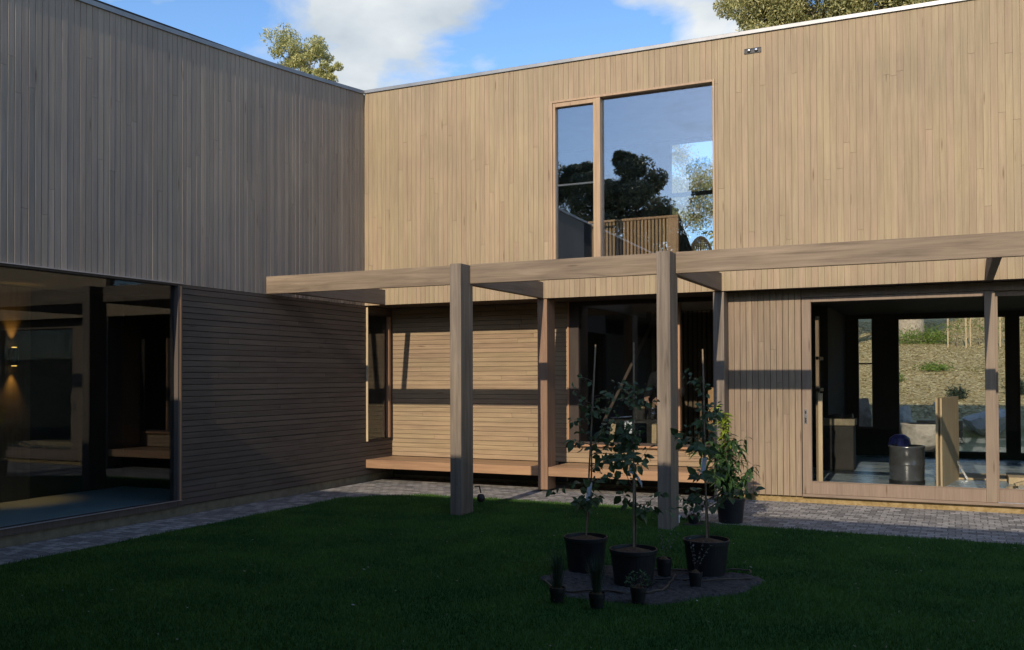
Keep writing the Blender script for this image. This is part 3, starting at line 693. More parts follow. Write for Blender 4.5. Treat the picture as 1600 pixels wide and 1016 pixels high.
# wall spot light on the upper wall
sp = empty('spotlight', (5.68, -.01, 5.53), label='small black twin spotlight near the top of the sunlit wall', cat='spotlight')
mb = MB(); mb.box(5.575, 5.780, -.010, .0, 5.500, 5.512, .002); mb.box(5.575, 5.780, -.010, .0, 5.553, 5.565, .002); mb.box(5.575, 5.587, -.010, .0, 5.512, 5.553); mb.box(5.768, 5.780, -.010, .0, 5.512, 5.553); mb.box(5.587, 5.768, -.004, .0, 5.512, 5.553)
mb.build('housing', W['black'], sp)
for x in (5.632, 5.72):
    mb = MB(); c = Vector((x, -.012, 5.537))
    for k in range(8): pass
    mb.lathe((0, 0, 0), [(.001, 0), (.014, .003), (.021, .012), (.019, .022), (.0, .022)], 20)
    mb.v = [(c.x+v[0], c.y-v[2]*1.0+.004, c.z+v[1]) for v in mb.v]
    mb.build('lamp_head', W['chrome'], sp, True)

# ------------------------------------------------------------------ unseen canopy added behind the camera to shade the lawn
cp = empty('shade_roof', (7, -12, 0), label='unseen added flat veranda on the near side of the courtyard', cat='shade_roof')
mb = MB(); mb.box(.06, 17, -17, -9.0, 3.72, 3.965, .01); mb.build('roof', W['cap'], cp)
mb = MB(); mb.box(-4.5, 17, -17.2, -17.0, -.05, 3.71); mb.build('wall', W['clad_low'], cp)
for x in (.45, 16.8):
    mb = MB(); mb.box(x-.07, x+.07, -9.4, -9.26, -.05, 3.719); mb.build('post', W['post'], cp)

# ------------------------------------------------------------------ foliage helpers
def leaf(mb, p, d, up, Ln, Wd, droop=.25):
    d = d.normalized(); s = d.cross(up)
    if s.length < 1e-4: s = d.cross(Vector((1, 0, 0)))
    s.normalize(); n = s.cross(d)
    P = [p, p+d*Ln*.3-n*Ln*droop*.08, p+d*Ln*.65-n*Ln*droop*.4, p+d*Ln-n*Ln*droop*1.0]
    w1, w2 = Wd*.5, Wd*.40
    l1, l2 = P[1]+s*w1+n*Wd*.12, P[2]+s*w2+n*Wd*.10; r1, r2 = P[1]-s*w1+n*Wd*.12, P[2]-s*w2+n*Wd*.10
    mb.add(P+[l1, l2, r1, r2], [(0, 1, 4), (1, 2, 5, 4), (2, 3, 5), (0, 6, 1), (1, 6, 7, 2), (2, 7, 3)])
def rvec(): 
    v = rng.normal(size=3); v /= np.linalg.norm(v); return Vector(v)
def simple_leaf_mesh(name, centers, Ls, Ws, mat, parent, hang=.5):
    n = len(centers); C = np.array(centers)
    d = rng.normal(size=(n, 3)); d[:, 2] -= hang*1.2; d /= np.linalg.norm(d, axis=1)[:, None]
    u = rng.normal(size=(n, 3)); s = np.cross(d, u); s /= np.linalg.norm(s, axis=1)[:, None]; nn = np.cross(s, d)
    Ls = np.broadcast_to(Ls, (n,))[:, None]*rng.uniform(.7, 1.2, (n, 1)); Ws = np.broadcast_to(Ws, (n,))[:, None]
    V = np.stack([C-d*Ls*.5, C+s*Ws*.5+nn*Ws*.15, C+d*Ls*.5-nn*Ls*.1, C-s*Ws*.5+nn*Ws*.15], 1)
    off = np.array(wloc(parent)) if parent is not None else np.zeros(3)
    V = (V-off).reshape(-1)
    me = bpy.data.meshes.new(name); me.vertices.add(n*4); me.vertices.foreach_set('co', V)
    me.loops.add(n*4); me.loops.foreach_set('vertex_index', np.arange(n*4)); me.polygons.add(n)
    me.polygons.foreach_set('loop_start', np.arange(n)*4); me.polygons.foreach_set('loop_total', np.full(n, 4))
    me.update(); me.validate(); me.materials.append(mat)
    o = bpy.data.objects.new(name, me); COL.objects.link(o)
    if parent is not None: o.parent = parent
    return o
def gum_tree(x, y, z0, hgt, lobes, nleaf, mat, bark, label, leafsize=.16, name='gum_tree', trunk_r=.22, lean=(0, 0), group=None, sub=7, tight=.42):
    """lobes: list of (cx,cy,cz,r) crown masses in world coordinates"""
    t = empty(name, (x, y, z0), label=label, cat='tree', group=group)
    mb = MB(); base = Vector((x, y, z0)); fork = Vector((x+lean[0], y+lean[1], z0+hgt*.42))
    mb.tube([base, base.lerp(fork, .5)+Vector((.08, .05, 0)), fork], [trunk_r, trunk_r*.8, trunk_r*.62], 9)
    cent = []; wts = []
    for (cx_, cy_, cz_, r) in lobes:
        c = Vector((cx_, cy_, cz_)); mid = fork.lerp(c, .55)+rvec()*r*.25
        mb.tube([fork, mid, c], [trunk_r*.42, trunk_r*.22, trunk_r*.08], 6)
        for k in range(sub):
            dv = rvec(); dv.z = dv.z*.75+.15
            e = c+dv*r*random.uniform(.45, 1.0)
            m2 = c.lerp(e, .5)+rvec()*r*.15
            mb.tube([mid.lerp(c, random.uniform(.3, 1)), m2, e], [trunk_r*.1, trunk_r*.06, trunk_r*.02], 4)
            cent.append(e); wts.append(r*random.uniform(.24, tight))
    mb.build('trunk', bark, t, True)
    ids = rng.integers(0, len(cent), nleaf)
    C = np.array([list(c) for c in cent])[ids]; w = np.array(wts)[ids]
    dv = rng.normal(size=(nleaf, 3)); dv /= np.linalg.norm(dv, axis=1)[:, None]
    rad = rng.uniform(0, 1, nleaf)**.45
    P = C+dv*(rad*w)[:, None]*np.array([1, 1, .8])
    simple_leaf_mesh('crown', P, leafsize, leafsize*.32, mat, t)
    return t

# trees above the rooflines
gum_tree(-13.1, 15.5, hill(-13, 15.5), 12, [(-14.2, 15, 12.2, .85), (-13.3, 15, 12.95, .95), (-12.4, 15, 12.6, .8), (-12.7, 15, 11.6, .9), (-11.6, 15, 11.9, .55), (-11.3, 15.2, 11.0, .55), (-13.8, 15.5, 10.9, .9), (-12.2, 15.6, 10.3, 1.0), (-14.8, 15.2, 11.3, .6)],
         26000, W['gum1'], W['paleb'], 'open yellow green gum tree rising above the left roof edge', .12, sub=14, tight=.46, trunk_r=.12)
gum_tree(4.6, 16, hill(4.6, 16), 12, [(3.0, 15, 12.7, 1.1), (3.9, 15.2, 13.0, 1.3), (5.2, 15.4, 12.8, 1.4), (6.6, 15.4, 12.5, 1.3), (3.1, 15.2, 11.5, 1.1), (4.6, 15, 11.6, 1.4), (6.0, 15, 11.5, 1.3), (7.3, 15.3, 11.6, 1.2), (5.0, 16, 14.2, 1.5), (3.2, 15.4, 10.3, 1.1), (5.5, 15.2, 10.2, 1.3), (6.9, 15.2, 10.6, 1.2)],
         150000, W['gum2'], W['bark'], 'broad dense gum tree behind the right end of the roof', .12, sub=14, trunk_r=.3, tight=.62)
# trees on the near side, mirrored in the upstairs window
gum_tree(-4.3, -25, 0, 9, [(-5.4, -25, 9.0, 1.3), (-4.3, -25, 10.2, .55), (-3.9, -25.2, 9.4, 1.3), (-3.0, -25, 8.2, 1.3), (-5.0, -25, 7.2, 1.5), (-3.6, -25, 6.4, 1.6), (-4.6, -24.8, 5.2, 1.6), (-2.6, -25, 5.2, 1.5)], 50000, W['gumd'], W['bark'], 'dark domed gum tree beyond the veranda', .20, sub=12, trunk_r=.28, group='gum trees beyond the veranda', tight=.62)
gum_tree(-7.2, -26, 0, 9, [(-7.9, -26, 9.6, 1.2), (-6.6, -26, 9.8, .9), (-7.2, -26, 8.2, 1.5), (-8.4, -26, 7.6, 1.5), (-6.8, -26, 6.4, 1.6), (-8.2, -26, 5.6, 1.6)], 34000, W['gumd'], W['bark'], 'tall dark gum tree leftmost beyond the veranda', .20, sub=12, trunk_r=.28, group='gum trees beyond the veranda', tight=.62)
gum_tree(-1.2, -27, 0, 8, [(-1.6, -27, 9.4, 1.3), (-.6, -27, 8.2, 1.4), (-1.9, -27, 7.4, 1.5), (-.9, -27, 6.2, 1.7), (-2.1, -27, 5.2, 1.5), (.2, -27, 5.4, 1.5)], 34000, W['gumd'], W['bark'], 'round dark gum tree rightmost beyond the veranda', .20, sub=12, trunk_r=.28, group='gum trees beyond the veranda', tight=.62)
# trees / trunk on the hill behind the house
hz = hill(6.2, 26)
tt = empty('gum_tree', (6.3, 26.3, hz), label='thick pale trunked gum tree on the hillside seen through the doors', cat='tree')
mb = MB(); mb.tube([(6.3, 26.3, hz-.2), (6.32, 26.3, hz+.5), (6.3, 26.3, hz+2.5), (6.5, 26.4, hz+6)], [.62, .50, .44, .36], 14); mb.build('trunk', W['paleb'], tt, True)
cl = rng.normal(size=(9000, 3))*np.array([2.0, 2.0, 1.1])+np.array([6.5, 26.4, hz+8.2]); simple_leaf_mesh('crown', cl, .18, .06, W['gum2'], tt)
for k, (x, y, h_) in enumerate([(-2.5, 13.5, 9.5), (1.2, 24, 9), (-.9, 19, 10.5), (-2.4, 23, 8.0)]):
    z0 = hill(x, y)
    lobes = [(x+random.uniform(-1.4, 1.4), y+random.uniform(-1, 1), z0+h_*random.uniform(.42, .78), random.uniform(.8, 1.3)) for _ in range(7)]
    gum_tree(x, y, z0, h_*.8, lobes, 13000, W['gum1'], W['paleb'], ['slender open gum tree just behind the upper storey', 'gum tree high on the hillside behind the house', 'tall thin gum tree halfway up the hillside', 'low bushy gum tree at the left of the hillside'][k], .11, sub=14, trunk_r=.13, tight=.6)
# far wood
cent = []
for k in range(150):
    x = rng.uniform(-110, 120); y = rng.uniform(38, 70); z = hill(x, y)
    cent.append((x, y, z+rng.uniform(1.0, 4.5), rng.uniform(1.8, 3.4)))
C = np.array(cent); ids = rng.integers(0, len(C), 42000); dv = rng.normal(size=(42000, 3)); dv /= np.linalg.norm(dv, axis=1)[:, None]
P = C[ids, :3]+dv*(rng.uniform(0, 1, 42000)**.4*C[ids, 3])[:, None]
o = simple_leaf_mesh('woodland', P, .6, .3, W['gum2'], None); tag(o, 'mass of far gum trees along the top of the hill', 'woodland', kind='stuff')
# boulders
def boulder(x, y, sx, sy, sz, mat, label, seed):
    random.seed(seed); z0 = hill(x, y)
    mb = MB(); n = 26; m_ = 16
    ph = [random.uniform(0, 6) for _ in range(6)]
    cuts = [(rvec(), random.uniform(.48, .78)) for _ in range(13)]
    for j in range(m_+1):
        th = math.pi*j/m_
        for i in range(n):
            t = 2*math.pi*i/n; v = Vector((math.sin(th)*math.cos(t), math.sin(th)*math.sin(t), math.cos(th)))
            for (c, d) in cuts:
                q = v.dot(c)
                if q > d: v = v-c*(q-d)
            mb.v.append((x+v.x*sx, y+v.y*sy, z0+sz*.45+v.z*sz))
    for j in range(m_):
        for i in range(n): mb.f.append((j*n+i, (j+1)*n+i, (j+1)*n+(i+1) % n, j*n+(i+1) % n))
    o = fixnormals(mb.build('boulder', mat)); tag(o, label, 'boulder', 'boulders edging the hillside')
boulder(8.45, 11.1, .62, .5, .42, W['rock'], 'pale angular boulder behind the sliding doors', 11)
boulder(5.9, 11.0, .42, .4, .62, W['rockb'], 'brown rounded boulder seen through the narrow rear window', 12)
boulder(6.85, 11.0, .26, .3, .48, W['rock'], 'upright grey boulder at the left of the rear opening', 13)
boulder(7.6, 12.5, .26, .3, .32, W['rock'], 'small round grey boulder farther up the slope', 14)
boulder(9.9, 11.2, .6, .5, .35, W['rock'], 'low pale boulder at the right end of the row', 15)
boulder(4.6, 11.3, .6, .5, .4, W['rockb'], 'wide brown boulder at the left end of the row', 16)
random.seed(21)
# sleeper retaining wall
rw = MB()
for k in range(3): rw.box(7.1, 8.0, 10.45, 10.6, -.04+k*.21, .165+k*.21, .01)
tag(rw.build('retaining_wall', W['panel']), 'low dark timber sleeper wall between the boulders', 'retaining wall')
# bushes and staked saplings on the hill
def bush(x, y, r, h_, n, mat, label, name='bush'):
    z0 = hill(x, y); P = rng.normal(size=(n, 3))*np.array([r*.45, r*.45, h_*.3])+np.array([x, y, z0+h_*.45]); P[:, 2] = np.maximum(P[:, 2], z0+.01)
    o = simple_leaf_mesh(name, P, .13, .03, mat, None, hang=-.5); tag(o, label, 'bush', 'green plants on the hillside'); return o
bush(7.2, 25, .55, .5, 900, W['bush'], 'bright green bush at the foot of the pale trunk')
bush(6.4, 24.6, .7, .5, 700, W['bush'], 'wispy green clump left of the pale trunk foot')
bush(7.3, 18.4, .45, .2, 450, W['bush'], 'low green weed patch in the middle of the mulch slope')
bush(6.35, 16.6, .22, .3, 250, W['bush'], 'small upright green plant low on the mulch slope')
bush(9.3, 15.0, .3, .35, 400, W['tuft'], 'dark grass tuft at the shade line on the right')
bush(7.9, 14.4, .25, .3, 300, W['tuft'], 'dark grass tuft at the shade line in the middle')
for k, (x, y) in enumerate([(7.9, 24), (8.6, 24.5), (9.5, 24.2)]):
    z0 = hill(x, y); t = empty('staked_sapling', (x, y, z0), label=['leftmost young sapling between stakes on the hill', 'middle spreading young sapling between stakes on the hill', 'rightmost young sapling between stakes on the hill'][k], cat='sapling', group='staked saplings on the hill')
    for s in (-.28, .28):
        mb = MB(); mb.box(x+s-.025, x+s+.025, y-.02, y+.02, z0-.1, z0+1.3); mb.build('stake', W['ply'], t)
    mb = MB(); mb.tube([(x, y, z0), (x+.02, y, z0+1.1)], [.02, .01], 5)
    for q in range(6): mb.tube([(x, y, z0+.4+q*.1), (x+(-1)**q*.3, y, z0+.6+q*.12)], [.008, .004], 4)
    mb.build('stem', W['stake'], t)
    P = np.column_stack([rng.normal(x, .2, 160), rng.normal(y, .15, 160), rng.uniform(z0+.5, z0+1.4, 160)]); simple_leaf_mesh('leaves', P, .12, .03, W['bush'], t)

# ------------------------------------------------------------------ interior things
# upstairs slatted balustrade
bl = empty('balustrade', (3.9, 1.0, 2.92), label='slatted timber balustrade behind the upstairs window', cat='balustrade')
mb = MB(); x = 3.20
while x < 4.30: mb.box(x, x+.034, 1.0, 1.035, 2.93, 3.73, .002); x += .052
mb.build('slat', W['slat'], bl)['kind'] = 'stuff'
mb = MB(); mb.box(3.15, 4.465, .985, 1.05, 3.731, 3.765, .003); mb.build('top_rail', W['slat'], bl)
mb = MB(); mb.box(4.325, 4.465, .99, 1.05, 2.925, 3.730, .003); mb.build('end_panel', W['slat'], bl)
mb = MB(); mb.add([(4.43, 1.055, 2.925), (4.465, 1.055, 2.925), (4.465, 2.3, 2.925), (4.43, 2.3, 2.925), (4.43, 1.055, 3.76), (4.465, 1.055, 3.76), (4.465, 2.3, 3.05), (4.43, 2.3, 3.05)], [(0,3,2,1),(4,5,6,7),(0,1,5,4),(1,2,6,5),(2,3,7,6),(3,0,4,7)]); mb.build('side_panel', W['dark'], bl)
mb = MB(); mb.box(3.17, 4.43, 1.04, 1.06, 2.93, 3.72); mb.build('backing', W['dark'], bl)
# wicker dome lamp
dl = empty('wicker_lamp', (4.45, 2.3, 2.93), label='dome shaped woven lamp shade in the upstairs room', cat='lamp')
mb = MB()
for k in range(28):
    t = 2*math.pi*k/28; mb.tube([(4.45+.19*math.sin(a)*math.cos(t), 2.3+.19*math.sin(a)*math.sin(t), 3.22+.42*math.cos(a)) for a in np.linspace(.06, 1.55, 8)], .006, 4)
for a in np.linspace(.1, 1.5, 7): mb.tube([(4.45+.19*math.sin(a)*math.cos(t), 2.3+.19*math.sin(a)*math.sin(t), 3.22+.42*math.cos(a)) for t in np.linspace(0, 2*math.pi, 25)], .005, 4, False)
mb.build('shade', W['panel'], dl)
mb = MB(); mb.tube([(4.45, 2.3, 2.925), (4.45, 2.3, 3.62)], .012, 8); mb.lathe((4.45, 2.3, 2.922), [(.10, 0), (.10, .015), (.02, .02)], 16); mb.build('stand', W['black'], dl)
# batten wall + handrail in alcove room
mb = MB(); x = 3.50
while x < 4.5: mb.box(x, x+.05, 2.9, 2.93, .13, S-.03, .003); x += .075
o = mb.build('batten_wall', W['panel'], house)
mb = MB(); mb.box(3.4, 5.2, 2.94, 3.0, .13, S-.02); mb.build('inner_wall', W['dark'], house)
hr = empty('handrail', (3.5, 1.5, 1.1), label='sloping timber handrail behind the picture window', cat='handrail')
mb = MB(); mb.quadbar((3.10, 1.75, .86), (3.92, 1.75, 2.45), .04, .05, (0, 1, 0)); mb.quadbar((3.92, 1.75, 2.45), (4.2, 1.75, 2.47), .04, .05, (0, 1, 0)); mb.build('rail', W['leftframe'], hr)
mb = MB(); mb.box(4.62, 5.1, 2.0, 2.4, .13, 1.38, .005); mb.box(4.62, 5.1, 1.985, 1.998, .15, .73, .004); mb.box(4.62, 5.1, 1.985, 1.998, .75, 1.36, .004)
tag(mb.build('cabinet', W['slat']), 'warm timber cabinet in the narrow pane of the picture window', 'cabinet')
def tri_horse(x, y, label):
    t = empty('sawhorse', (x, y, .13), label=label, cat='sawhorse')
    mb = MB(); mb.box(x-.38, x+.38, y-.06, y+.06, .88, .93, .004); mb.build('top_board', W['ply'], t)
    for sx in (-1, 1):
        for sy in (-1, 1):
            mb = MB(); mb.quadbar((x+sx*.30, y+sy*.05, .88), (x+sx*.36, y+sy*.28, .13), .07, .03, (0, 1, 0)); mb.build('leg', W['ply'], t)
tri_horse(3.72, 1.35, 'pale timber sawhorse behind the picture window')
def tin(x, y, z, r, h_, mat, label, name='paint_tin', cat='tin'):
    t = empty(name, (x, y, z), label=label, cat=cat)
    mb = MB(); mb.lathe((x, y, z), [(r*.98, 0), (r, .01), (r, h_*.48), (r*1.015, h_*.5), (r, h_*.52), (r, h_-.01), (r*1.03, h_), (r*.9, h_), (r*.88, h_-.02), (0, h_-.02)], 28); mb.build('can', mat, t, True)
    mb = MB(); mb.tube([(x+r*math.cos(a), y-.01, z+h_*.8-r*.9*math.sin(a)) for a in np.linspace(0, math.pi, 12)], .003, 5); mb.build('handle', W['chrome'], t)
tin(3.78, 1.35, .931, .085, .18, W['ply'], 'cream tin on the sawhorse')
tin(3.99, 1.35, .931, .07, .17, W['chrome'], 'metal tin on the right end of the sawhorse')
mb = MB(); random.seed(5)
for k in range(3):
    c = Vector((3.50+k*.09, 1.30, .945+k*.004)); a = random.uniform(-.5, .5)
    mb.quadbar(c-Vector((.10, .06, -.01)), c+Vector((.10, .05, .03)), .13, .004)
tag(mb.build('paper_sheets', W['white']), 'crumpled white paper sheets on the sawhorse end', 'paper')
mb = MB(); mb.quadbar((3.66, 1.22, .92), (3.70, 1.10, .40), .11, .01, (0, 1, 0)); tag(mb.build('cloth_rag', W['white']), 'white rag hanging off the sawhorse', 'rag')
# door room: bin, boards, trestle, clutter
d = empty('rubbish_bin', (7.30, 1.7, .13), label='dark round metal bin on the blue floor', cat='bin')
mb = MB(); mb.lathe((7.30, 1.7, .13), [(.20, 0), (.212, .02), (.215, .25), (.220, .262), (.215, .274), (.217, .47), (.225, .48), (.225, .505), (.20, .505), (.195, .4), (0, .4)], 36); mb.build('drum', noisy('dull_steel', (.07, .07, .073), (.14, .14, .145), 4, .22, .05, metal=.5, spec=.8), d, True)
mb = MB(); mb.lathe((7.30, 1.7, .13), [(.214, .0), (.219, .0), (.219, .06), (.214, .06)], 36); mb.build('base_ring', W['black'], d)
mb = MB(); mb.lathe((7.20, 2.0, .55), [(.10, 0), (.15, .06), (.13, .16), (.06, .21), (0, .215)], 22, .12); tag(mb.build('plastic_bag', noisy('blue_bag', (.03, .03, .12), (.07, .07, .24), 20, .3, .6, .02)), 'dark blue plastic bag bulging up behind the round bin', 'bag')
d = empty('metal_drum', (7.45, 3.3, .13), label='grey round drum standing behind the metal bin', cat='drum')
mb = MB(); mb.lathe((7.45, 3.3, .45), [(.14, 0), (.27, .12), (.30, .28), (.30, .38), (.31, .40), (.28, .40), (.26, .25), (0, .1)], 28); mb.build('drum', W['rock'], d, True)
for a in (0.5, 2.6, 4.7):
    mb = MB(); mb.quadbar((7.45+.1*math.cos(a), 3.3+.1*math.sin(a), .6), (7.45+.3*math.cos(a), 3.3+.3*math.sin(a), .13), .03, .03); mb.build('leg', W['black'], d)
for k, (x, y) in enumerate([(7.665, 1.38), (7.715, 1.44)]):
    mb = MB(); mb.quadbar((x, y, .6955), (x+.19, y+1.2, .6955), .024, 1.13)
    tag(mb.build('board', W['ply']), ['pale upright sheet standing behind the glass door, left of its pair', 'pale upright sheet standing behind the glass door, right of its pair'][k], 'board', 'sheets stood on edge in the room')
mb = MB(); mb.quadbar((7.78, 2.5, .60), (8.02, 2.5, .14), .025, .012, (0, 1, 0)); tag(mb.build('metal_strut', W['chrome']), 'thin metal strut leaning on the upright sheets', 'strut')
mb = MB(); mb.box(6.34, 6.39, .55, .60, .131, 1.33, .002); tag(mb.build('timber_stud', W['ply']), 'thin pale stud standing behind the left door stile', 'timber')
mb = MB(); mb.box(6.30, 6.34, .66, .75, .131, 2.3, .002); mb.box(6.30, 6.34, .66, 1.1, 1.35, 1.39); mb.box(6.30, 6.34, .66, 1.1, 1.75, 1.79)
tag(mb.build('shelf_frame', W['panel']), 'dim timber shelf frame behind the left door stile', 'shelf')
d = empty('storage_chest', (6.25, 3.4, .13), label='dark chest with a thick pale lid left of the bin', cat='chest')
mb = MB(); mb.box(5.98, 6.52, 3.2, 3.6, .80, .90, .01); mb.build('lid', W['concg'], d)
mb = MB(); mb.box(6.0, 6.50, 3.22, 3.58, .131, .799, .004); mb.build('box', W['dark'], d)
mb = MB(); mb.tube([(6.10, 3.35, .925), (6.22, 3.35, .94), (6.36, 3.38, .925), (6.48, 3.35, .945)], [.02, .03, .025, .04], 8); tag(mb.build('hose_coil', W['black']), 'black hose lying on the pale chest lid', 'hose')
random.seed(9)
for k in range(7):
    x, y = 8.45+random.uniform(0, .75), 1.15+random.uniform(0, .5); a = random.uniform(-.9, .9); l_ = random.uniform(.12, .3)
    mb = MB(); mb.quadbar((x, y, .15+k*.012), (x+l_*math.cos(a), y+l_*math.sin(a), .16+k*.022), .05, .03); tag(mb.build('timber_offcut', W['ply']), ['longest', 'lowest', 'leftmost', 'middle', 'rightmost', 'nearest', 'topmost'][k]+' short pale timber offcut in the heap inside the right door', 'offcut', 'heap of timber offcuts inside the right door')
mb = MB(); mb.box(7.8, 8.9, 2.6, 3.4, .131, .15, .002); tag(mb.build('sheet_board', W['ply']), 'pale sheet lying flat on the blue floor', 'board')
mb = MB(); mb.box(8.5, 9.9, 2.2, 2.9, .131, .22, .002); tag(mb.build('timber_pallet', W['ply']), 'low pale stack of sheets inside the right door', 'pallet')
# person behind the picture window (mostly hidden by the post)
def skin_obj(name, verts, edges, radii, mat, parent, sub=2, root=0):
    off = wloc(parent); me = bpy.data.meshes.new(name); me.from_pydata([tuple(Vector(v)-off) for v in verts], edges, []); me.update()
    o = bpy.data.objects.new(name, me); COL.objects.link(o); o.parent = parent
    sk = o.modifiers.new('skin', 'SKIN'); sk.use_smooth_shade = True
    for i, r in enumerate(radii):
        me.skin_vertices[0].data[i].radius = (r, r) if not isinstance(r, tuple) else r
        me.skin_vertices[0].data[i].use_root = (i == root)
    ss_ = o.modifiers.new('sub', 'SUBSURF'); ss_.levels = sub; ss_.render_levels = sub
    me.materials.append(mat); return o
px, py, pz = 4.06, 1.85, .13
pe = empty('person', (px, py, pz), label='person in a dark hooded jacket working behind the post at the picture window', cat='person')
V = [(px, py, pz+.95), (px, py, pz+1.15), (px-.02, py-.04, pz+1.38), (px-.02, py-.06, pz+1.50), (px-.03, py-.08, pz+1.58),
     (px-.20, py-.05, pz+1.42), (px-.27, py-.10, pz+1.15), (px-.22, py-.36, pz+1.10), (px+.18, py-.05, pz+1.42), (px+.25, py-.10, pz+1.15), (px+.02, py-.36, pz+1.08),
     (px-.10, py, pz+.88), (px-.11, py-.02, pz+.48), (px-.11, py+.02, pz+.08), (px-.11, py-.12, pz+.04), (px+.10, py, pz+.88), (px+.11, py-.02, pz+.48), (px+.11, py+.02, pz+.08), (px+.11, py-.12, pz+.04)]
E_ = [(0,1),(1,2),(2,3),(3,4),(2,5),(5,6),(6,7),(2,8),(8,9),(9,10),(0,11),(11,12),(12,13),(13,14),(0,15),(15,16),(16,17),(17,18)]
Rr = [.15, .15, .17, .07, .06, .075, .06, .042, .075, .06, .042, .10, .065, .045, .04, .10, .065, .045, .04]
skin_obj('body', V, E_, Rr, W['cloth'], pe)
mb = MB(); hc = Vector((px-.04, py-.10, pz+1.66))
mb.lathe((0, 0, 0), [(.001, -.125), (.045, -.115), (.062, -.08), (.074, -.03), (.078, .02), (.072, .07), (.05, .105), (.001, .12)], 20)
mb.v = [(hc.x+v[0], hc.y+v[1]*1.18, hc.z+v[2]) for v in mb.v]
mb.tube([hc+Vector((0, -.085, .015)), hc+Vector((0, -.112, -.02)), hc+Vector((0, -.09, -.03))], [.008, .014, .012], 8)
for s in (-1, 1): mb.tube([hc+Vector((s*.078, 0, .02)), hc+Vector((s*.088, .01, 0)), hc+Vector((s*.078, 0, -.03))], [.01, .014, .008], 6)
mb.build('head', W['skin'], pe, True)
mb = MB(); mb.lathe((0, 0, 0), [(.085, .02), (.09, .05), (.083, .09), (.055, .125), (.001, .14)], 20); mb.v = [(hc.x+v[0], hc.y+v[1]*1.18+.005, hc.z+v[2]) for v in mb.v]
mb.tube([hc+Vector((0, -.09, .045)), hc+Vector((0, -.17, .03))], [.05, .03], 8); mb.build('cap', W['hair'], pe, True)
for s, c in ((1, Vector((px-.215, py-.38, pz+1.10))), (-1, Vector((px+.01, py-.38, pz+1.08)))):
    V = [c, c+Vector((.02*s, -.05, -.005)), c+Vector((.035*s, -.085, -.01))]; E2 = [(0, 1), (1, 2)]; Rd = [.026, .030, .024]
    b0 = 2
    for k in range(4):
        q = c+Vector((.035*s+(k-1.5)*.017, -.095, .012-k*.014)); i = len(V)
        V += [q, q+Vector((.012*s, -.035+.004*k, -.010)), q+Vector((.022*s, -.045, -.034)), q+Vector((.016*s, -.03, -.05))]
        E2 += [(b0, i), (i, i+1), (i+1, i+2), (i+2, i+3)]; Rd += [.0095, .009, .0085, .007]
    i = len(V); q = c+Vector((.045*s, -.03, .02)); V += [q, q+Vector((.02*s, -.03, .008)), q+Vector((.022*s, -.055, -.004))]; E2 += [(1, i), (i, i+1), (i+1, i+2)]; Rd += [.011, .010, .008]
    skin_obj('hand', V, E2, Rd, W['skin'], pe, 1)
# corridor wall lamp in the left wing
lm = empty('wall_lamp', (-1.99, -4.27, 1.8), label='lit up and down wall lamp deep inside the left wing', cat='lamp')
mb = MB(); mb.lathe((-1.93, -4.27, 1.70), [(.04, 0), (.045, .005), (.045, .195), (.04, .20), (.035, .19), (0, .19)], 20); mb.box(-1.979, -1.96, -4.30, -4.24, 1.76, 1.84); mb.build('body', W['black'], lm)
lamp_m = emis('lamp_glow', (1, .55, .14), 2.5)
for z, rot in ((1.905, math.pi), (1.690, 0)):
    mb = MB(); mb.lathe((-1.93, -4.27, z), [(.0, 0), (.028, 0), (.028, .004), (0, .004)], 14); mb.build('bulb', lamp_m, lm)
    l_ = bpy.data.lights.new('lamp_spot', 'SPOT'); l_.energy = 16; l_.color = (1, .50, .10); l_.spot_size = R(60); l_.spot_blend = .9; l_.shadow_soft_size = .015
    lo = bpy.data.objects.new('lamp_spot', l_); COL.objects.link(lo); lo.parent = lm; lo.location = Vector((-1.93, -4.27, z+(.02 if rot else -.02)))-lm.location; lo.rotation_euler = (rot, 0, 0)
mb = MB(); mb.box(-1.999, -1.98, -6.5, -4.02, .131, S+.01); mb.build('wall_panel', wood('dark_panel_timber', (.045, .034, .024), (.085, .065, .045), 'z'), house)

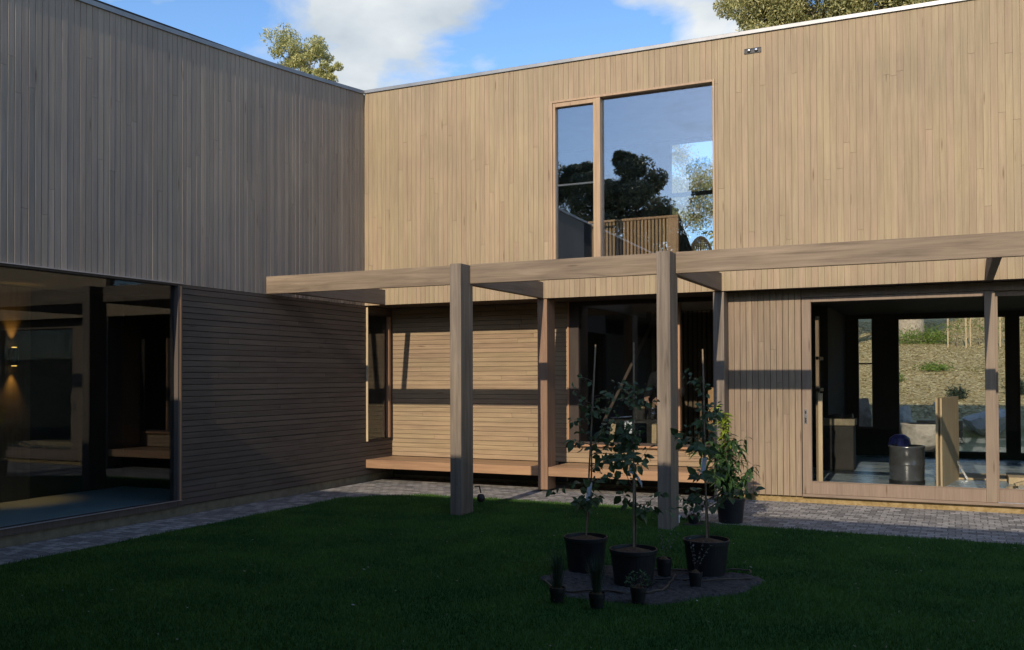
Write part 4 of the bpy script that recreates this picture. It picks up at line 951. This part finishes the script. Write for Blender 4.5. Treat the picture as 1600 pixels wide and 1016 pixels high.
# ------------------------------------------------------------------ potted plants
def pot(par, x, y, z, r, h_, fill=.93, lip=True):
    mb = MB(); r0_ = r*.80
    mb.lathe((x, y, z), [(r0_*.96, 0), (r0_, .008), (r*.955, h_-.035), (r*.96, h_-.033), (r*1.0, h_-.03), (r*1.01, h_-.004), (r*1.0, h_), (r*.955, h_), (r*.945, h_-.012), (r*.90, h_*.78), (r*.80, h_*.5), (0, h_*.5)], 40)
    o = mb.build('pot', W['black'], par)
    mb = MB(); n = 26; zz_ = z+h_*fill
    mb.lathe((x, y, zz_), [(r*.93, -.01), (r*.8, -.004), (r*.55, .006), (r*.3, .018), (r*.12, .026), (0, .026)], n, .06); mb.build('soil', W['potsoil'], par, True)
    return zz_
def sapling(x, y, z, r, h_, top, lean, spread, zc, nb, label, tagp, seed, tagflip=1):
    random.seed(seed); global rng; rng = np.random.default_rng(seed)
    t = empty('potted_sapling', (x, y, z), label=label, cat='potted tree', group='staked saplings in black pots')
    zs = pot(t, x, y, z, r, h_)
    topv = Vector((x+lean, y, top))
    mb = MB(); mb.tube([(x+.005, y-.012, zs), tuple(topv)], [.0075, .0065], 7); mb.build('stake', W['stake'], t)
    st = top-.22; pts = []
    for k in range(9):
        u = k/8; pts.append(Vector((x+lean*u*.9+.012*math.sin(u*6+seed), y+.012+.01*math.sin(u*5), zs+(st-zs)*u)))
    mb = MB(); mb.tube(pts, [.0085-.0062*k/8 for k in range(9)], 7)
    lf = MB()
    for b in range(nb):
        u = random.uniform(.22, 1.0)
        zc_ = .47+1.06*((u-.22)/.78)**1.25
        base = pts[0].lerp(pts[-1], min(1, max(.2, (zc_-zs)/(st-zs))))
        a = random.uniform(0, 2*math.pi); L_b = spread*random.uniform(.35, 1.0)*(1.05-.6*max(0, (u-.55))/.45)
        d = Vector((math.cos(a), math.sin(a), random.uniform(.15, .9))).normalized()
        seg = [base]; p = base.copy(); nn = 6
        for k in range(nn):
            d = (d+Vector((random.uniform(-.15, .15), random.uniform(-.15, .15), random.uniform(-.22, .16)))).normalized(); p = p+d*L_b/nn; seg.append(p.copy())
        mb.tube(seg, [.0032-.0022*k/nn for k in range(nn+1)], 5)
        for k in range(1, nn+1):
            for s in (-1, 1) if k < nn else (-1, 1, 0):
                if random.random() < .12: continue
                side = d.cross(Vector((0, 0, 1))).normalized()*s
                ld = (d*.4+side*random.uniform(.4, 1)+Vector((random.uniform(-.5, .5), random.uniform(-.5, .5), random.uniform(-1.0, .45)))).normalized()
                q = seg[k]+ld*random.uniform(.008, .03)
                up = Vector((random.uniform(-.9, .9), random.uniform(-1.3, .5), random.uniform(.2, 1))).normalized()
                sz = random.uniform(.042, .092)*(1.0 if u < .7 else .6)
                leaf(lf, q, ld, up, sz, sz*random.uniform(.58, .78), random.uniform(.1, .5))
    mb.build('stem', W['stem'], t, True); lf.build('leaves', W['sap'], t)
    if tagp:
        p0 = Vector(tagp); mb = MB(); pr = []
        for k in range(7):
            u = k/6; pr.append(p0+Vector((tagflip*(.10*u if tagflip > 0 else .02*u), -.02, (-.085*u*u-.02*u) if tagflip > 0 else -.15*u)))
        w = Vector((0, .0, .018)) if tagflip > 0 else Vector((.018, 0, 0))
        vs = [];
        for q in pr: vs += [q-w, q+w, q+w+Vector((0, .0015, 0)), q-w+Vector((0, .0015, 0))]
        fs = []
        for k in range(6):
            for j in range(4): fs.append((k*4+j, k*4+(j+1) % 4, k*4+4+(j+1) % 4, k*4+4+j))
        fs += [(0, 3, 2, 1), (24, 25, 26, 27)]
        mb.add(vs, fs); mb.build('plant_tag', W['white'], t)
    return t
sapling(5.235, -4.66, .012, .172, .275, 1.80, .09, .36, .86, 25, 'leftmost tall sapling tied to a stake in a black pot', (5.30, -4.71, .72), 31, -1)
sapling(5.735, -4.99, .012, .175, .27, 1.80, .01, .36, .88, 27, 'middle tall sapling with a curled white tag in a black pot', (5.72, -5.02, .86), 32, 1)
sapling(6.135, -4.40, .012, .178, .275, 1.76, -.02, .36, .86, 26, 'rightmost tall sapling with a hanging white tag in a black pot', (6.14, -4.44, .92), 33, -1)
# glossy potted shrub at the wall
random.seed(44); rng = np.random.default_rng(44)
x, y = 5.72, -1.62
t = empty('potted_shrub', (x, y, 0), label='bushy shrub with drooping leaves and lime green top in a pot by the wall', cat='potted shrub')
zs = pot(t, x, y, 0, .155, .26)
mb = MB(); lf = MB(); ll = MB()
for b in range(19):
    a = random.uniform(0, 2*math.pi); top = random.uniform(.55, .95)
    if b < 5: a = math.pi+random.uniform(-.9, .5); top = random.uniform(1.05, 1.32)
    sp_ = random.uniform(.10, .42) if b >= 5 else random.uniform(.02, .09)
    pts = [Vector((x+.02*math.cos(a), y+.02*math.sin(a), zs))]
    for k in range(1, 7):
        u = k/6; pts.append(Vector((x+sp_*u**1.3*math.cos(a)+random.uniform(-.01, .01)-(.03*u if b < 5 else 0), y+sp_*u**1.3*math.sin(a), zs+(top-zs)*u)))
    mb.tube(pts, [.006-.0042*k/6 for k in range(7)], 5)
    for k in range(2, 7):
        for j in range(7 if b >= 5 else 11):
            aa = random.uniform(0, 2*math.pi); ld = Vector((math.cos(aa), math.sin(aa), random.uniform(-.9, .3) if b >= 5 else random.uniform(-.3, .6))).normalized()
            q = pts[k].lerp(pts[k-1], random.random()); sz = random.uniform(.10, .17) if b >= 5 else random.uniform(.07, .12)
            tgt = ll if (b < 5 and q.z > .78 and random.random() < .75) else lf
            leaf(tgt, q, ld, Vector((random.uniform(-.3, .3), random.uniform(-.3, .3), 1)).normalized(), sz, sz*.30 if b >= 5 else sz*.42, random.uniform(.2, .6))
mb.build('stem', W['stem'], t, True); lf.build('leaves', W['lemon'], t); o = ll.build('leaves', W['lime'], t); o['label'] = 'lime green top leaves coloured as if sunlit'
# small pots
def smallpot(x, y, r, h_, kind, label):
    nm = {'tuft': 'potted_grass', 'herb': 'potted_herb', 'flower': 'potted_flower', 'leafy': 'potted_seedling', 'bare': 'empty_pot'}[kind]
    t = empty(nm, (x, y, .015), label=label, cat='potted plant'); zs = pot(t, x, y, .015, r, h_)
    if kind == 'tuft':
        mb = MB()
        for k in range(150):
            a = random.uniform(0, 2*math.pi); rr_ = r*.6*random.random(); ln = random.uniform(.16, .30); le = random.uniform(.0, .10)
            p0 = Vector((x+rr_*math.cos(a), y+rr_*math.sin(a), zs)); w = Vector((-math.sin(a), math.cos(a), 0))*.0018
            p1 = p0+Vector((le*.4*math.cos(a), le*.4*math.sin(a), ln*.6)); p2 = p0+Vector((le*math.cos(a), le*math.sin(a), ln))
            mb.add([p0-w, p0+w, p1+w*.8, p1-w*.8, p2], [(0, 1, 2, 3), (3, 2, 4)])
        mb.build('blades', W['tuft'], t)
    elif kind == 'herb' or kind == 'leafy':
        mb = MB(); st_ = MB(); hh = .10 if kind == 'herb' else .2
        for k in range(110 if kind == 'herb' else 60):
            d = rvec(); d.z = abs(d.z); q = Vector((x, y, zs+.01))+Vector((d.x*r*1.6, d.y*r*1.6, d.z*hh)); sz = .022 if kind == 'herb' else .06
            leaf(mb, q, (rvec()+Vector((0, 0, .3))).normalized(), Vector((0, 0, 1)), sz*random.uniform(.8, 1.3), sz*.6)
            if k % 5 == 0: st_.tube([(x, y, zs-.005), tuple(q)], .0015, 4)
        st_.build('stem', W['stem'], t); mb.build('leaves', W['herb'], t)
    elif kind == 'flower':
        mb = MB(); st_ = MB()
        for (dx_, hh) in ((-.045, .24), (-.02, .20), (.06, .23), (.11, .20)):
            q = [Vector((x+dx_*u, y+.01*u, zs+hh*u**.8)) for u in np.linspace(0, 1, 8)]
            st_.tube(q, .0012, 4)
            for c in q[2:]:
                for k in range(4): leaf(mb, c, rvec(), Vector((0, 0, 1)), .014, .011)
        st_.build('stem', W['stem'], t); mb.build('leaves', W['flower'], t)
smallpot(5.43, -5.72, .055, .10, 'tuft', 'dark grass tuft in the leftmost small pot of the bed')
smallpot(5.73, -5.76, .055, .10, 'tuft', 'dark grass tuft in a small square looking pot before the middle sapling')
smallpot(5.94, -5.52, .055, .11, 'herb', 'small green herb in a black pot at the front of the bed')
smallpot(6.17, -4.88, .050, .11, 'flower', 'pale flower sprigs in a small pot before the right sapling')
smallpot(5.86, -4.62, .060, .14, 'flower', 'pale sprigs in a small pot tucked behind the middle sapling')
smallpot(5.40, -1.93, .060, .08, 'leafy', 'leafy seedling in a small pot at the foot of the right post')
mb = MB(); sheet(mb, [(5.31, -2.02), (5.62, -2.06), (5.72, -1.92), (5.60, -1.80), (5.33, -1.84)], .012, .03); tag(fixnormals(mb.build('soil_patch', W['soil'])), kind='structure')
mb = MB(); mb.tube([(5.28, -2.07, .03), (5.28, -2.07, .09), (5.285, -2.05, .10)], .012, 8); tag(mb.build('irrigation_riser', W['white']), 'short white pipe stub at the foot of the right post', 'pipe')
d = empty('garden_tap', (2.95, -2.03, 0), label='dark round hose reel tap low behind the left post', cat='tap')
mb = MB(); mb.tube([(2.93, -2.12, .30), (2.95, -2.05, .30), (2.96, -2.03, .22)], .008, 6); mb.build('spout', W['black'], d)
mb = MB(); mb.lathe((2.955, -2.02, .16), [(.0, -.05), (.03, -.045), (.045, -.02), (.045, .02), (.03, .045), (0, .05)], 14, .12); mb.build('head', W['black'], d, True)
# drip hoses in the bed
for k, pts in enumerate([[(5.1, -5.2), (5.35, -5.45), (5.6, -5.35), (5.85, -5.3), (6.0, -5.15), (5.98, -4.9), (5.95, -4.6)], [(5.6, -4.9), (5.95, -4.75), (6.2, -4.72), (6.5, -4.45)], [(5.75, -4.5), (6.1, -4.32), (6.4, -4.22), (6.45, -4.3)]]):
    mb = MB(); P = []
    for i in range(len(pts)-1):
        a_, b_, c_, d_ = (pts[max(i-1, 0)], pts[i], pts[i+1], pts[min(i+2, len(pts)-1)])
        for u in (0, .2, .4, .6, .8):
            q = [.5*((2*b_[j])+(-a_[j]+c_[j])*u+(2*a_[j]-5*b_[j]+4*c_[j]-d_[j])*u*u+(-a_[j]+3*b_[j]-3*c_[j]+d_[j])*u**3) for j in (0, 1)]
            P.append((q[0], q[1], .032+.006*math.sin(i*3+u*7)))
    P.append((*pts[-1], .02)); mb.tube(P, .0065 if k else .008, 7)
    tag(mb.build('drip_hose', W['hose'], smooth=True), ['long brown drip hose curving round the middle pots', 'thin drip hose crossing the right of the bed', 'short drip hose along the back edge of the bed'][k], 'hose', 'drip hoses on the garden bed')
